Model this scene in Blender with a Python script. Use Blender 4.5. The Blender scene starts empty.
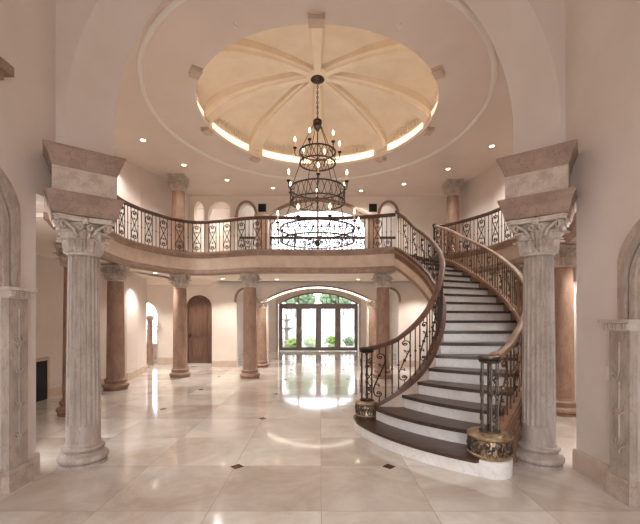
import bpy, bmesh, math, random
from mathutils import Vector, Matrix
from mathutils.geometry import tessellate_polygon
random.seed(7)
PI = math.pi
sc = bpy.context.scene
C = sc.collection
rad = math.radians

# ------------------------------------------------------------------ camera
cam = bpy.data.cameras.new('camera'); camo = bpy.data.objects.new('camera', cam); C.objects.link(camo)
camo.location = (0, 0, 1.6); camo.rotation_euler = (PI/2, 0, 0)
cam.sensor_width = 36; cam.lens = 36*363/640; cam.shift_y = 57.5/640
cam.clip_start = .05; cam.clip_end = 200
sc.camera = camo

# ------------------------------------------------------------------ world, sun, exposure
sc.view_settings.view_transform = 'Standard'; sc.view_settings.look = 'None'
sc.view_settings.gamma = 1; sc.view_settings.use_curve_mapping = False
sc.view_settings.exposure = -0.1
sc.cycles.use_denoising = True
sc.cycles.max_bounces = 9; sc.cycles.diffuse_bounces = 5; sc.cycles.glossy_bounces = 4
sc.cycles.sample_clamp_indirect = 6
world = bpy.data.worlds.new('world'); sc.world = world; world.use_nodes = True
wn = world.node_tree; wn.nodes.clear()
_o = wn.nodes.new('ShaderNodeOutputWorld'); _b = wn.nodes.new('ShaderNodeBackground')
_s = wn.nodes.new('ShaderNodeTexSky'); _s.sky_type = 'HOSEK_WILKIE'; _s.turbidity = 6; _s.ground_albedo = .5
_s.sun_direction = (0.2, -0.5, 0.84)
_m = wn.nodes.new('ShaderNodeMix'); _m.data_type = 'RGBA'; _m.inputs[0].default_value = .75
_m.inputs[7].default_value = (.95, .96, 1.0, 1)
wn.links.new(_s.outputs[0], _m.inputs[6]); wn.links.new(_m.outputs[2], _b.inputs[0]); wn.links.new(_b.outputs[0], _o.inputs[0])
_b.inputs[1].default_value = 7.0

def area_light(name, loc, rot, sx, sy, power, col=(1, 1, 1), portal=False):
    l = bpy.data.lights.new(name, 'AREA'); l.shape = 'RECTANGLE'; l.size = sx; l.size_y = sy; l.energy = power; l.color = col
    if portal: l.cycles.is_portal = True
    o = bpy.data.objects.new(name, l); C.objects.link(o); o.location = loc; o.rotation_euler = rot
    return o
# daylight portals in the glazed openings (guide world light only)
area_light('daylight_portal_entry', (-.1, -2.55, 1.5), (PI/2, 0, 0), 5.5, 3.0, 1, portal=True)
area_light('daylight_portal_garden', (-.1, 18.42, 1.5), (-PI/2, 0, 0), 4.1, 3.0, 1, portal=True)
area_light('daylight_portal_upper', (-.1, 18.42, 6.1), (-PI/2, 0, 0), 4.6, 2.6, 1, portal=True)
area_light('daylight_portal_side', (-6.8, 15.3, 1.6), (-PI/2, 0, 0), 1.6, 2.4, 1, portal=True)

WARM = (1.0, .86, .70); WARM2 = (1.0, .95, .89); NEUT = (1.0, .99, .98)
P_DOWN = 68; P_CHAND = 16; P_VEST = 180; P_LOW = 175; P_BACK = 60
def lamp(name, loc, power, col=WARM2, kind='POINT', r=.08, parent=None, spot=130, rot=(0, 0, 0)):
    l = bpy.data.lights.new(name, kind); l.energy = power; l.color = col; l.shadow_soft_size = r
    if kind == 'SPOT': l.spot_size = rad(spot); l.spot_blend = .6
    o = bpy.data.objects.new(name, l); C.objects.link(o); o.rotation_euler = rot
    if parent is not None:
        o.parent = parent; o.location = Vector(loc)-parent.location
    else: o.location = loc
    return o

# ------------------------------------------------------------------ materials
MAT = {}
def lin(c): return tuple(((x/255)/12.92 if x/255 <= .04045 else ((x/255+.055)/1.055)**2.4) for x in c)
def mat(name, col, rough=.6, metal=0., col2=None, scale=3., detail=4., bump=0., bscale=40., stretch=(1, 1, 1), spec=.5, emis=None, estr=0., vein=None, lo=.35, hi=.65):
    m = bpy.data.materials.new(name); m.use_nodes = True; n = m.node_tree; b = n.nodes['Principled BSDF']
    b.inputs['Roughness'].default_value = rough; b.inputs['Metallic'].default_value = metal
    b.inputs['Specular IOR Level'].default_value = spec
    c1 = (*lin(col), 1); b.inputs['Base Color'].default_value = c1
    tc = n.nodes.new('ShaderNodeTexCoord'); mp = n.nodes.new('ShaderNodeMapping'); mp.inputs['Scale'].default_value = stretch
    n.links.new(tc.outputs['Object'], mp.inputs[0])
    if col2:
        t = n.nodes.new('ShaderNodeTexNoise'); t.inputs['Scale'].default_value = scale; t.inputs['Detail'].default_value = detail; t.inputs['Roughness'].default_value = .6
        n.links.new(mp.outputs[0], t.inputs['Vector'])
        r = n.nodes.new('ShaderNodeValToRGB'); r.color_ramp.elements[0].color = c1; r.color_ramp.elements[1].color = (*lin(col2), 1)
        r.color_ramp.elements[0].position = lo; r.color_ramp.elements[1].position = hi
        n.links.new(t.outputs['Fac'], r.inputs[0]); out = r.outputs[0]
        if vein:
            w = n.nodes.new('ShaderNodeTexNoise'); w.inputs['Scale'].default_value = scale*1.3; w.inputs['Detail'].default_value = 8; w.inputs['Distortion'].default_value = 1.2
            n.links.new(mp.outputs[0], w.inputs['Vector'])
            vr = n.nodes.new('ShaderNodeValToRGB'); vr.color_ramp.elements[0].position = .47; vr.color_ramp.elements[0].color = (0, 0, 0, 1)
            e = vr.color_ramp.elements.new(.5); e.color = (1, 1, 1, 1); vr.color_ramp.elements[2].position = .53; vr.color_ramp.elements[2].color = (0, 0, 0, 1)
            n.links.new(w.outputs['Fac'], vr.inputs[0])
            mx = n.nodes.new('ShaderNodeMix'); mx.data_type = 'RGBA'; mx.inputs[7].default_value = (*lin(vein), 1)
            ml = n.nodes.new('ShaderNodeMath'); ml.operation = 'MULTIPLY'; ml.inputs[1].default_value = .6
            n.links.new(vr.outputs[0], ml.inputs[0]); n.links.new(ml.outputs[0], mx.inputs[0]); n.links.new(out, mx.inputs[6]); out = mx.outputs[2]
        n.links.new(out, b.inputs['Base Color'])
    if bump:
        t = n.nodes.new('ShaderNodeTexNoise'); t.inputs['Scale'].default_value = bscale; t.inputs['Detail'].default_value = 3
        n.links.new(mp.outputs[0], t.inputs['Vector'])
        bp = n.nodes.new('ShaderNodeBump'); bp.inputs['Strength'].default_value = bump; bp.inputs['Distance'].default_value = .01
        n.links.new(t.outputs['Fac'], bp.inputs['Height']); n.links.new(bp.outputs[0], b.inputs['Normal'])
    if emis: b.inputs['Emission Color'].default_value = (*lin(emis), 1); b.inputs['Emission Strength'].default_value = estr
    MAT[name] = m
    return m
mat('plaster', (222, 210, 202), .85, col2=(216, 203, 194), scale=1.5, bump=.15, bscale=25)
mat('plaster_pale', (234, 223, 212), .85, col2=(227, 215, 203), scale=1.5, bump=.12, bscale=25)
mat('ceiling', (226, 212, 202), .9, col2=(221, 206, 195), scale=1.2, bump=.08, bscale=30)
mat('dome_plaster', (236, 222, 204), .85, col2=(228, 211, 190), scale=2.2, bump=.1, bscale=20)
mat('stone_taupe', (188, 174, 163), .55, col2=(164, 149, 138), scale=7, stretch=(1, 1, .35), bump=.25, bscale=30, vein=(148, 130, 118))
mat('stone_carved', (212, 200, 190), .6, col2=(184, 168, 156), scale=9, bump=.35, bscale=45)
mat('stone_brown', (160, 134, 118), .5, col2=(140, 115, 101), scale=5, bump=.15, bscale=40, vein=(124, 98, 85))
mat('stone_tan', (168, 138, 119), .5, col2=(144, 115, 98), scale=6, stretch=(1, 1, .4), bump=.12, bscale=40, vein=(128, 100, 84))
mat('stone_band', (208, 188, 172), .6, col2=(194, 172, 155), scale=4, bump=.1, bscale=40)
mat('stone_mottled', (200, 184, 170), .55, col2=(172, 153, 139), scale=8, detail=8, bump=.1, vein=(160, 140, 126))
mat('wood_dark', (84, 63, 53), .32, col2=(60, 44, 37), scale=4, stretch=(.4, 6, 6), detail=6, spec=.4)
mat('wood_door', (112, 82, 68), .4, col2=(86, 60, 48), scale=5, stretch=(6, 6, .5), detail=6)
mat('wood_rail', (112, 78, 64), .38, col2=(86, 58, 46), scale=6, detail=5)
mat('wood_gold', (152, 118, 92), .42, col2=(124, 92, 70), scale=6, detail=5)
mat('iron', (50, 37, 33), .45, .5, col2=(70, 54, 47), scale=20)
mat('iron_bronze', (128, 100, 78), .4, .8, col2=(96, 72, 54), scale=20)
mat('pewter', (112, 99, 88), .45, .7, col2=(70, 60, 52), scale=25)
mat('gold_metal', (192, 170, 142), .35, .8, col2=(160, 136, 108), scale=20)
mat('carved_wood', (132, 104, 88), .5, col2=(94, 70, 58), scale=30, bump=.8, bscale=30)
mat('marble_white', (244, 241, 236), .25, col2=(234, 229, 222), scale=3, vein=(222, 216, 208))
mat('inset', (74, 44, 34), .2)
mat('black', (14, 12, 12), .7)
mat('white_trim', (235, 228, 220), .5)
mat('candle', (240, 225, 200), .6)
mat('bulb', (255, 235, 205), .4, emis=(255, 222, 180), estr=14)
mat('led', (255, 240, 215), .4, emis=(255, 224, 184), estr=1.9)
mat('led_white', (255, 240, 215), .4, emis=(255, 240, 220), estr=6)
mat('lens', (255, 240, 220), .4, emis=(255, 238, 212), estr=10)
mat('garden_paving', (196, 190, 180), .8, col2=(180, 174, 162), scale=3)
mat('garden_fence', (172, 178, 180), .6)
mat('garden_stone', (150, 146, 140), .7, col2=(120, 116, 110), scale=8)
mat('door_grey', (132, 118, 108), .45, col2=(112, 98, 90), scale=4, stretch=(4, 4, .5))
mat('leaf', (128, 150, 116), .6, col2=(84, 112, 82), scale=9)
mat('leaf_pale', (150, 176, 96), .6, col2=(110, 146, 70), scale=9)
mat('roof_tile', (196, 160, 122), .7, col2=(170, 130, 96), scale=9)
def glass(name):
    m = bpy.data.materials.new(name); m.use_nodes = True; n = m.node_tree; n.nodes.clear()
    o = n.nodes.new('ShaderNodeOutputMaterial'); t = n.nodes.new('ShaderNodeBsdfTransparent'); g = n.nodes.new('ShaderNodeBsdfGlossy'); g.inputs['Roughness'].default_value = .03
    mx = n.nodes.new('ShaderNodeMixShader'); mx.inputs[0].default_value = .06
    n.links.new(t.outputs[0], mx.inputs[1]); n.links.new(g.outputs[0], mx.inputs[2]); n.links.new(mx.outputs[0], o.inputs[0]); MAT[name] = m
glass('glass')
def floor_mat():
    m = bpy.data.materials.new('floor_marble'); m.use_nodes = True; n = m.node_tree; b = n.nodes['Principled BSDF']; L = n.links.new
    tc = n.nodes.new('ShaderNodeTexCoord'); mp = n.nodes.new('ShaderNodeMapping'); mp.inputs['Location'].default_value = (.93, -.21, 0)
    L(tc.outputs['Object'], mp.inputs[0])
    br = n.nodes.new('ShaderNodeTexBrick'); br.offset = .0; br.squash = 1; br.inputs['Scale'].default_value = 1; br.inputs['Brick Width'].default_value = .94; br.inputs['Row Height'].default_value = .94
    br.inputs['Mortar Size'].default_value = .003; br.inputs['Mortar Smooth'].default_value = .2; br.inputs['Bias'].default_value = 0
    br.inputs['Color1'].default_value = (0, 0, 0, 1); br.inputs['Color2'].default_value = (1, 1, 1, 1); br.inputs['Mortar'].default_value = (.5, .5, .5, 1)
    L(mp.outputs[0], br.inputs[0])
    wn_ = n.nodes.new('ShaderNodeTexNoise'); wn_.inputs['Scale'].default_value = .9; wn_.inputs['Detail'].default_value = 9; wn_.inputs['Roughness'].default_value = .68; wn_.inputs['Distortion'].default_value = .6
    # tile colour offsets the marble pattern so that veins break at the joints
    sep = n.nodes.new('ShaderNodeVectorMath'); sep.operation = 'MULTIPLY_ADD'; sep.inputs[1].default_value = (7, 5, 3)
    L(br.outputs[0], sep.inputs[0]); L(tc.outputs['Object'], sep.inputs[2]); L(sep.outputs[0], wn_.inputs['Vector'])
    r = n.nodes.new('ShaderNodeValToRGB'); r.color_ramp.elements[0].position = .36; r.color_ramp.elements[1].position = .66
    r.color_ramp.elements[0].color = (*lin((206, 193, 180)), 1); r.color_ramp.elements[1].color = (*lin((242, 238, 232)), 1)
    L(wn_.outputs['Fac'], r.inputs[0])
    mx = n.nodes.new('ShaderNodeMix'); mx.data_type = 'RGBA'; mx.blend_type = 'MULTIPLY'; mx.inputs[0].default_value = 1
    r2 = n.nodes.new('ShaderNodeValToRGB'); r2.color_ramp.elements[0].color = (.70, .655, .62, 1); r2.color_ramp.elements[1].color = (1, 1, 1, 1)
    L(br.outputs[0], r2.inputs[0]); L(r.outputs[0], mx.inputs[6]); L(r2.outputs[0], mx.inputs[7])
    m2 = n.nodes.new('ShaderNodeMix'); m2.data_type = 'RGBA'; m2.inputs[7].default_value = (*lin((176, 156, 140)), 1)
    L(br.outputs[1], m2.inputs[0]); L(mx.outputs[2], m2.inputs[6]); L(m2.outputs[2], b.inputs['Base Color'])
    b.inputs['Roughness'].default_value = .09; b.inputs['Specular IOR Level'].default_value = .8
    b.inputs['Coat Weight'].default_value = .35; b.inputs['Coat Roughness'].default_value = .05
    MAT['floor_marble'] = m
floor_mat()

# ------------------------------------------------------------------ helpers
class MB:
    def __init__(s): s.v = []; s.f = []; s.mi = []
    def add(s, vs, fs, mi=0):
        o = len(s.v); s.v += [tuple(v) for v in vs]; s.f += [tuple(i+o for i in f) for f in fs]; s.mi += [mi]*len(fs)
    def box(s, x0, x1, y0, y1, z0, z1, rot=0, c=None, mi=0):
        p = [(x, y, z) for z in (z0, z1) for y in (y0, y1) for x in (x0, x1)]
        if rot:
            c = c or ((x0+x1)/2, (y0+y1)/2); ca, sa = math.cos(rot), math.sin(rot)
            p = [(c[0]+(x-c[0])*ca-(y-c[1])*sa, c[1]+(x-c[0])*sa+(y-c[1])*ca, z) for x, y, z in p]
        s.add(p, [(0, 2, 3, 1), (4, 5, 7, 6), (0, 1, 5, 4), (2, 6, 7, 3), (0, 4, 6, 2), (1, 3, 7, 5)], mi)
    def lathe(s, prof, c=(0, 0, 0), seg=32, a0=0, a1=2*PI, rad_mod=None, mi=0):
        full = abs(a1-a0-2*PI) < 1e-6; n = seg if full else seg+1; vs = []
        for r, z in prof:
            for i in range(n):
                a = a0+(a1-a0)*i/seg; rr = r*(rad_mod(a, z) if rad_mod else 1)
                vs.append((c[0]+rr*math.cos(a), c[1]+rr*math.sin(a), c[2]+z))
        fs = []
        for j in range(len(prof)-1):
            for i in range(seg):
                k = (i+1) % n if full else i+1
                fs.append((j*n+i, j*n+k, (j+1)*n+k, (j+1)*n+i))
        if full:
            fs.append(tuple(reversed(range(n)))); fs.append(tuple((len(prof)-1)*n+i for i in range(n)))
        s.add(vs, fs, mi)
    def tube(s, path, r, n=6, closed=False, r1=None):
        P = [Vector(p) for p in path]; N = len(P)
        if N < 2: return
        vs = []; up = None
        for i in range(N):
            t = (P[(i+1) % N]-P[i-1]) if closed else (P[min(i+1, N-1)]-P[max(i-1, 0)])
            if t.length < 1e-9: t = Vector((0, 0, 1))
            t.normalize()
            if up is None: up = Vector((0, 0, 1)) if abs(t.z) < .9 else Vector((1, 0, 0))
            a = up-t*up.dot(t)
            if a.length < 1e-6: a = t.orthogonal()
            a.normalize(); up = a; b = t.cross(a); rr = r if r1 is None else r+(r1-r)*i/(N-1)
            for k in range(n):
                q = 2*PI*k/n; vs.append(P[i]+(a*math.cos(q)+b*math.sin(q))*rr)
        fs = [(i*n+k, i*n+(k+1) % n, ((i+1) % N)*n+(k+1) % n, ((i+1) % N)*n+k) for i in range(N if closed else N-1) for k in range(n)]
        if not closed: fs += [tuple(reversed(range(n))), tuple((N-1)*n+k for k in range(n))]
        s.add(vs, fs)
    def sweep(s, path, sec, closed=False, mi=0, flip=False):
        """section (side, up) along a path; side = to the right of travel seen from above"""
        P = [Vector(p) for p in path]; N = len(P); vs = []; n = len(sec)
        for i in range(N):
            if closed: d0 = P[i]-P[i-1]; d1 = P[(i+1) % N]-P[i]
            else: d0 = P[max(i, 1)]-P[max(i, 1)-1]; d1 = P[min(i+1, N-1)]-P[min(i, N-2)]
            d0 = Vector((d0.x, d0.y)).normalized(); d1 = Vector((d1.x, d1.y)).normalized(); t = (d0+d1)
            if t.length < 1e-6: t = d1
            t.normalize(); k = 1/max(.5, t.dot(d1)); sd = Vector((t.y, -t.x))*k
            for a, b in sec: vs.append((P[i].x+sd.x*a, P[i].y+sd.y*a, P[i].z+b))
        fs = [(i*n+k, i*n+(k+1) % n, ((i+1) % N)*n+(k+1) % n, ((i+1) % N)*n+k) for i in range(N if closed else N-1) for k in range(n)]
        if not closed: fs += [tuple(reversed(range(n))), tuple((N-1)*n+k for k in range(n))]
        s.add(vs, fs, mi)
    def prism(s, poly, z0, z1, mi=0):
        n = len(poly); vs = [(p[0], p[1], z0) for p in poly]+[(p[0], p[1], z1) for p in poly]
        tri = tessellate_polygon([[Vector((p[0], p[1], 0)) for p in poly]])
        fs = [tuple(t) for t in tri]+[tuple(i+n for i in t) for t in tri]+[(i, (i+1) % n, (i+1) % n+n, i+n) for i in range(n)]
        s.add(vs, fs, mi)
    def ball(s, c, r, n=6, m=4, sz=1.):
        pr = [(r*math.sin(PI*j/m), -r*sz*math.cos(PI*j/m)) for j in range(m+1)]; pr[0] = (r*.02, -r*sz); pr[-1] = (r*.02, r*sz)
        s.lathe(pr, c, n)
    def mesh(s, name, m, smooth=True, loc=Vector((0, 0, 0)), angle=38):
        me = bpy.data.meshes.new(name); me.from_pydata([(x-loc[0], y-loc[1], z-loc[2]) for x, y, z in s.v], [], s.f)
        for mm in (m if isinstance(m, (list, tuple)) else [m]): me.materials.append(MAT[mm])
        for p, k in zip(me.polygons, s.mi): p.material_index = k
        bm = bmesh.new(); bm.from_mesh(me)
        bmesh.ops.remove_doubles(bm, verts=bm.verts, dist=1e-5)
        bmesh.ops.recalc_face_normals(bm, faces=bm.faces); bm.to_mesh(me); bm.free()
        if smooth:
            me.polygons.foreach_set('use_smooth', [True]*len(me.polygons)); me.set_sharp_from_angle(angle=rad(angle))
        return me
    def build(s, name, m, parent=None, smooth=True, angle=38):
        loc = parent_world(parent) if parent is not None else Vector((0, 0, 0))
        o = bpy.data.objects.new(name, s.mesh(name, m, smooth, loc, angle)); C.objects.link(o)
        if parent is not None: o.parent = parent
        return o
def parent_world(p):
    v = Vector((0, 0, 0))
    while p is not None: v += p.location; p = p.parent
    return v
def thing(name, label, cat, loc=(0, 0, 0), group=None):
    o = bpy.data.objects.new(name, None); C.objects.link(o); o.location = loc; o.empty_display_size = .1
    return tag(o, label, cat, group)
def tag(o, label, cat, group=None):
    o['label'] = label; o['category'] = cat
    if group: o['group'] = group
    return o
def struct(o): o['kind'] = 'structure'; return o
def single(mb, name, m, label, cat, group=None, smooth=True, origin=(0, 0, 0)):
    me = mb.mesh(name, m, smooth, Vector(origin)); o = bpy.data.objects.new(name, me); C.objects.link(o); o.location = origin
    return tag(o, label, cat, group)
def dup(root, loc, rotz=0, label=None, group=None, parent=None):
    r = root.copy(); C.objects.link(r); r.location = loc; r.rotation_euler = (0, 0, rotz)
    if label: r['label'] = label
    if group: r['group'] = group
    if parent is not None: r.parent = parent
    for ch in list(root.children):
        c = ch.copy(); C.objects.link(c); c.parent = r
        for g in list(ch.children):
            d = g.copy(); C.objects.link(d); d.parent = c
    return r
def cm(pts, per=8, closed=False):
    """Catmull-Rom through points of any dimension"""
    P = [Vector(p) for p in pts]; n = len(P); out = []
    for i in range(n if closed else n-1):
        if closed: a, b, c, d = P[i-1], P[i], P[(i+1) % n], P[(i+2) % n]
        else:
            b, c = P[i], P[i+1]; a = P[i-1] if i else b*2-c; d = P[i+2] if i+2 < n else c*2-b
        for j in range(per):
            t = j/per; out.append(.5*((2*b)+(c-a)*t+(2*a-5*b+4*c-d)*t*t+(3*b-a-3*c+d)*t**3))
    if not closed: out.append(P[-1])
    return out
def resample(path, d, keep=True):
    P = [Vector(p) for p in path]; L = [0]
    for i in range(1, len(P)): L.append(L[-1]+(P[i]-P[i-1]).length)
    n = max(1, round(L[-1]/d)); out = []; j = 0
    for k in range(n+1):
        s = L[-1]*k/n
        while j < len(P)-2 and L[j+1] < s: j += 1
        t = (s-L[j])/max(1e-9, L[j+1]-L[j]); out.append(P[j].lerp(P[j+1], min(1, max(0, t))))
    return out
def arch_top(s, o):
    """o = (s0, s1, zbase, zspring, rise, kind)"""
    s0, s1, zb, zs, rise, kind = o; c = (s0+s1)/2; hw = (s1-s0)/2; t = min(1, abs(s-c)/hw)
    if kind == 'rect' or rise == 0: return zs+rise
    if kind == 'seg':
        R = (hw*hw+rise*rise)/(2*rise); return zs+math.sqrt(max(0, R*R-(t*hw)**2))-(R-rise)
    return zs+rise*math.sqrt(max(0, 1-t*t))
def wall(name, pts, th, z0, z1, openings=(), m='plaster', kind=True, parent=None, d=.25):
    """wall along a plan polyline; thickness th to the right of travel; arched openings by arc length"""
    P = [Vector(p) for p in pts]; L = [0]
    for i in range(1, len(P)): L.append(L[-1]+(P[i]-P[i-1]).length)
    tot = L[-1]
    ss = set(L)
    for o in openings:
        k = 1 if o[5] == 'rect' else 24; c = (o[0]+o[1])/2; hw = (o[1]-o[0])/2
        for i in range(k+1): ss.add(c-hw*math.cos(PI*i/k))
    ss = sorted(ss); u = [ss[0]]
    for x in ss[1:]:
        if x-u[-1] > 1e-5: u.append(x)
    def at(s):
        j = 0
        while j < len(P)-2 and L[j+1] < s-1e-9: j += 1
        t = (s-L[j])/max(1e-9, L[j+1]-L[j]); return P[j].lerp(P[j+1], t)
    nrm = [(P[i+1]-P[i]).normalized() for i in range(len(P)-1)]
    def nr(s):
        for i, l in enumerate(L):
            if abs(l-s) < 1e-6:
                a = nrm[max(0, i-1)]; b = nrm[min(len(nrm)-1, i)]; t = (a+b).normalized(); return Vector((t.y, -t.x))/max(.5, t.dot(b))
        j = 0
        while j < len(P)-2 and L[j+1] < s: j += 1
        t = nrm[j]; return Vector((t.y, -t.x))
    F = [at(s) for s in u]; B = [F[i]+nr(u[i])*th for i in range(len(u))]
    mb = MB()
    def quad(a, b, c, d_): mb.add([a, b, c, d_], [(0, 1, 2, 3)])
    def v(p, z): return (p.x, p.y, z)
    def spans(i):
        a, b = u[i], u[i+1]; mid = (a+b)/2
        for o in openings:
            if o[0] < mid < o[1]:
                ta, tb = arch_top(a, o), arch_top(b, o)
                r = []
                if o[2] > z0+1e-6: r.append(((z0, o[2]), (z0, o[2])))
                if max(ta, tb) < z1-1e-6: r.append(((ta, z1), (tb, z1)))
                return r
        return [((z0, z1), (z0, z1))]
    for i in range(len(u)-1):
        for (a0, a1), (b0, b1) in spans(i):
            quad(v(F[i], a0), v(F[i+1], b0), v(F[i+1], b1), v(F[i], a1)); quad(v(B[i], a0), v(B[i], a1), v(B[i+1], b1), v(B[i+1], b0))
            quad(v(F[i], a1), v(F[i+1], b1), v(B[i+1], b1), v(B[i], a1)); quad(v(F[i], a0), v(B[i], a0), v(B[i+1], b0), v(F[i+1], b0))
    for o in openings:
        for s in (o[0], o[1]):
            i = min(range(len(u)), key=lambda k: abs(u[k]-s)); quad(v(F[i], o[2]), v(B[i], o[2]), v(B[i], o[3]), v(F[i], o[3]))
    for i in (0, len(u)-1): quad(v(F[i], z0), v(B[i], z0), v(B[i], z1), v(F[i], z1))
    ob = mb.build(name, m, parent, smooth=False)
    if kind: struct(ob)
    return ob
def arch_band(mb, cx, y0, y1, zs, hw, rise, w, kind='ell', z0=None, n=28):
    """archivolt in a plane y=const: band of width w around an arch, with straight legs down to z0"""
    inn = []; 
    for i in range(n+1):
        x = cx-hw*math.cos(PI*i/n); inn.append(Vector((x, arch_top(x, (cx-hw, cx+hw, 0, zs, rise, kind)))))
    out = []
    for i in range(n+1):
        t = inn[min(n, i+1)]-inn[max(0, i-1)]; t.normalize(); nn = Vector((-t.y, t.x))
        if i == 0: nn = Vector((-1, 0)) if kind != 'seg' else nn
        if i == n: nn = Vector((1, 0)) if kind != 'seg' else nn
        out.append(inn[i]+nn*w)
    if z0 is not None:
        inn = [Vector((inn[0].x, z0))]+inn+[Vector((inn[-1].x, z0))]; out = [Vector((out[0].x, z0))]+out+[Vector((out[-1].x, z0))]
    N = len(inn); vs = []
    for a, b in zip(inn, out): vs += [(a.x, y0, a.y), (b.x, y0, b.y), (b.x, y1, b.y), (a.x, y1, a.y)]
    fs = [(4*i+k, 4*i+(k+1) % 4, 4*i+4+(k+1) % 4, 4*i+4+k) for i in range(N-1) for k in range(4)]+[(0, 1, 2, 3), (4*N-4, 4*N-3, 4*N-2, 4*N-1)]
    mb.add(vs, fs)

AX = -.08                  # axis of the hall
FL = 3.344                 # gallery floor
CZ = 5.68                  # ceiling
CC = (-.05, 7.34)          # centre of dome
# ------------------------------------------------------------------ floor
mb = MB()
mb.box(-9, 9, -2.6, 18.45, -.15, 0)
def dia(x, y, s=.075):
    mb.add([(x-s, y, .0012), (x, y-s, .0012), (x+s, y, .0012), (x, y+s, .0012)], [(0, 1, 2, 3)], 1)
for x, y in [(-.9, 3.95), (.75, 3.95), (-.93, 5.87), (-2.81, 6.49), (-2.72, 8.3), (-.95, 7.8), (-2.84, 10.2), (-.93, 9.7), (.75, 5.87), (.75, 7.8), (.75, 9.7), (-2.8, 4.6), (-.93, 2.03), (.75, 2.03), (-.93, 11.6), (.75, 11.6)]: dia(x, y)
struct(mb.build('floor', ['floor_marble', 'inset'], smooth=False))

# ------------------------------------------------------------------ foyer ceiling with round hole, ring moulding
mb = MB(); N = 96; R0 = 2.33
x0, x1, y0, y1 = -6.4, 6.2, 4.4, 12.3
def edge_pt(a):
    c, s = math.cos(a), math.sin(a); t = 1e9
    if c > 1e-9: t = min(t, (x1-CC[0])/c)
    if c < -1e-9: t = min(t, (x0-CC[0])/c)
    if s > 1e-9: t = min(t, (y1-CC[1])/s)
    if s < -1e-9: t = min(t, (y0-CC[1])/s)
    return (CC[0]+c*t, CC[1]+s*t)
angs = sorted([2*PI*i/N for i in range(N)]+[math.atan2(y-CC[1], x-CC[0]) % (2*PI) for x in (x0, x1) for y in (y0, y1)]); N2 = len(angs)
vs = []
for z in (CZ, CZ+.35):
    for a in angs: vs.append((CC[0]+R0*math.cos(a), CC[1]+R0*math.sin(a), z if z == CZ else CZ+.07)); vs.append((*edge_pt(a), z))
fs = []
for i in range(N2):
    j = (i+1) % N2; o = 2*N2
    fs += [(2*i, 2*i+1, 2*j+1, 2*j), (2*i, 2*j, o+2*j, o+2*i), (2*i+1, 2*j+1, o+2*j+1, o+2*i+1)]
mb.add(vs, fs)
# ledge and drum behind the lip
circ = lambda r, z, n=96: [(CC[0]+r*math.cos(2*PI*i/n), CC[1]+r*math.sin(2*PI*i/n), z) for i in range(n)]
struct(mb.build('ceiling', 'ceiling', smooth=False))
mb = MB(); mb.sweep(circ(3.23, CZ), [(-.05, 0), (-.045, -.022), (-.02, -.04), (.01, -.04), (.035, -.022), (.04, 0)], closed=True)
struct(mb.build('trim_1', 'white_trim'))
# ------------------------------------------------------------------ dome
dome = thing('ceiling_dome', 'shallow round ribbed dome in the foyer ceiling, warmly lit by hidden cove light', 'dome', (CC[0], CC[1], CZ))
APEX = 6.62; DR = 2.42; ZD = 6.0
def dz(r, r0=DR, z0=ZD, za=APEX): return z0+(za-z0)*math.sqrt(max(0, 1-(min(r, r0)/r0)**2))**.9
pr = [(R0, CZ+.03), (R0+.02, CZ+.07), (R0+.05, CZ+.075), (DR, CZ+.075), (DR, ZD-.06), (DR-.03, ZD-.05), (DR-.03, ZD)]
MBd = MB()
pr2 = pr+[(r, dz(r)) for r in [DR*math.cos(PI/2*i/18) for i in range(1, 18)]]+[(.05, APEX)]
vs = []; seg = 96
for r, z in pr2:
    for i in range(seg): vs.append((CC[0]+r*math.cos(2*PI*i/seg), CC[1]+r*math.sin(2*PI*i/seg), z))
fs = [(j*seg+i, j*seg+(i+1) % seg, (j+1)*seg+(i+1) % seg, (j+1)*seg+i) for j in range(len(pr2)-1) for i in range(seg)]
MBd.add(vs, fs); MBd.build('vault', 'dome_plaster', dome)
RA = [0, 41, 79, 125, 180, 235, 281, 319, 360]
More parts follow.
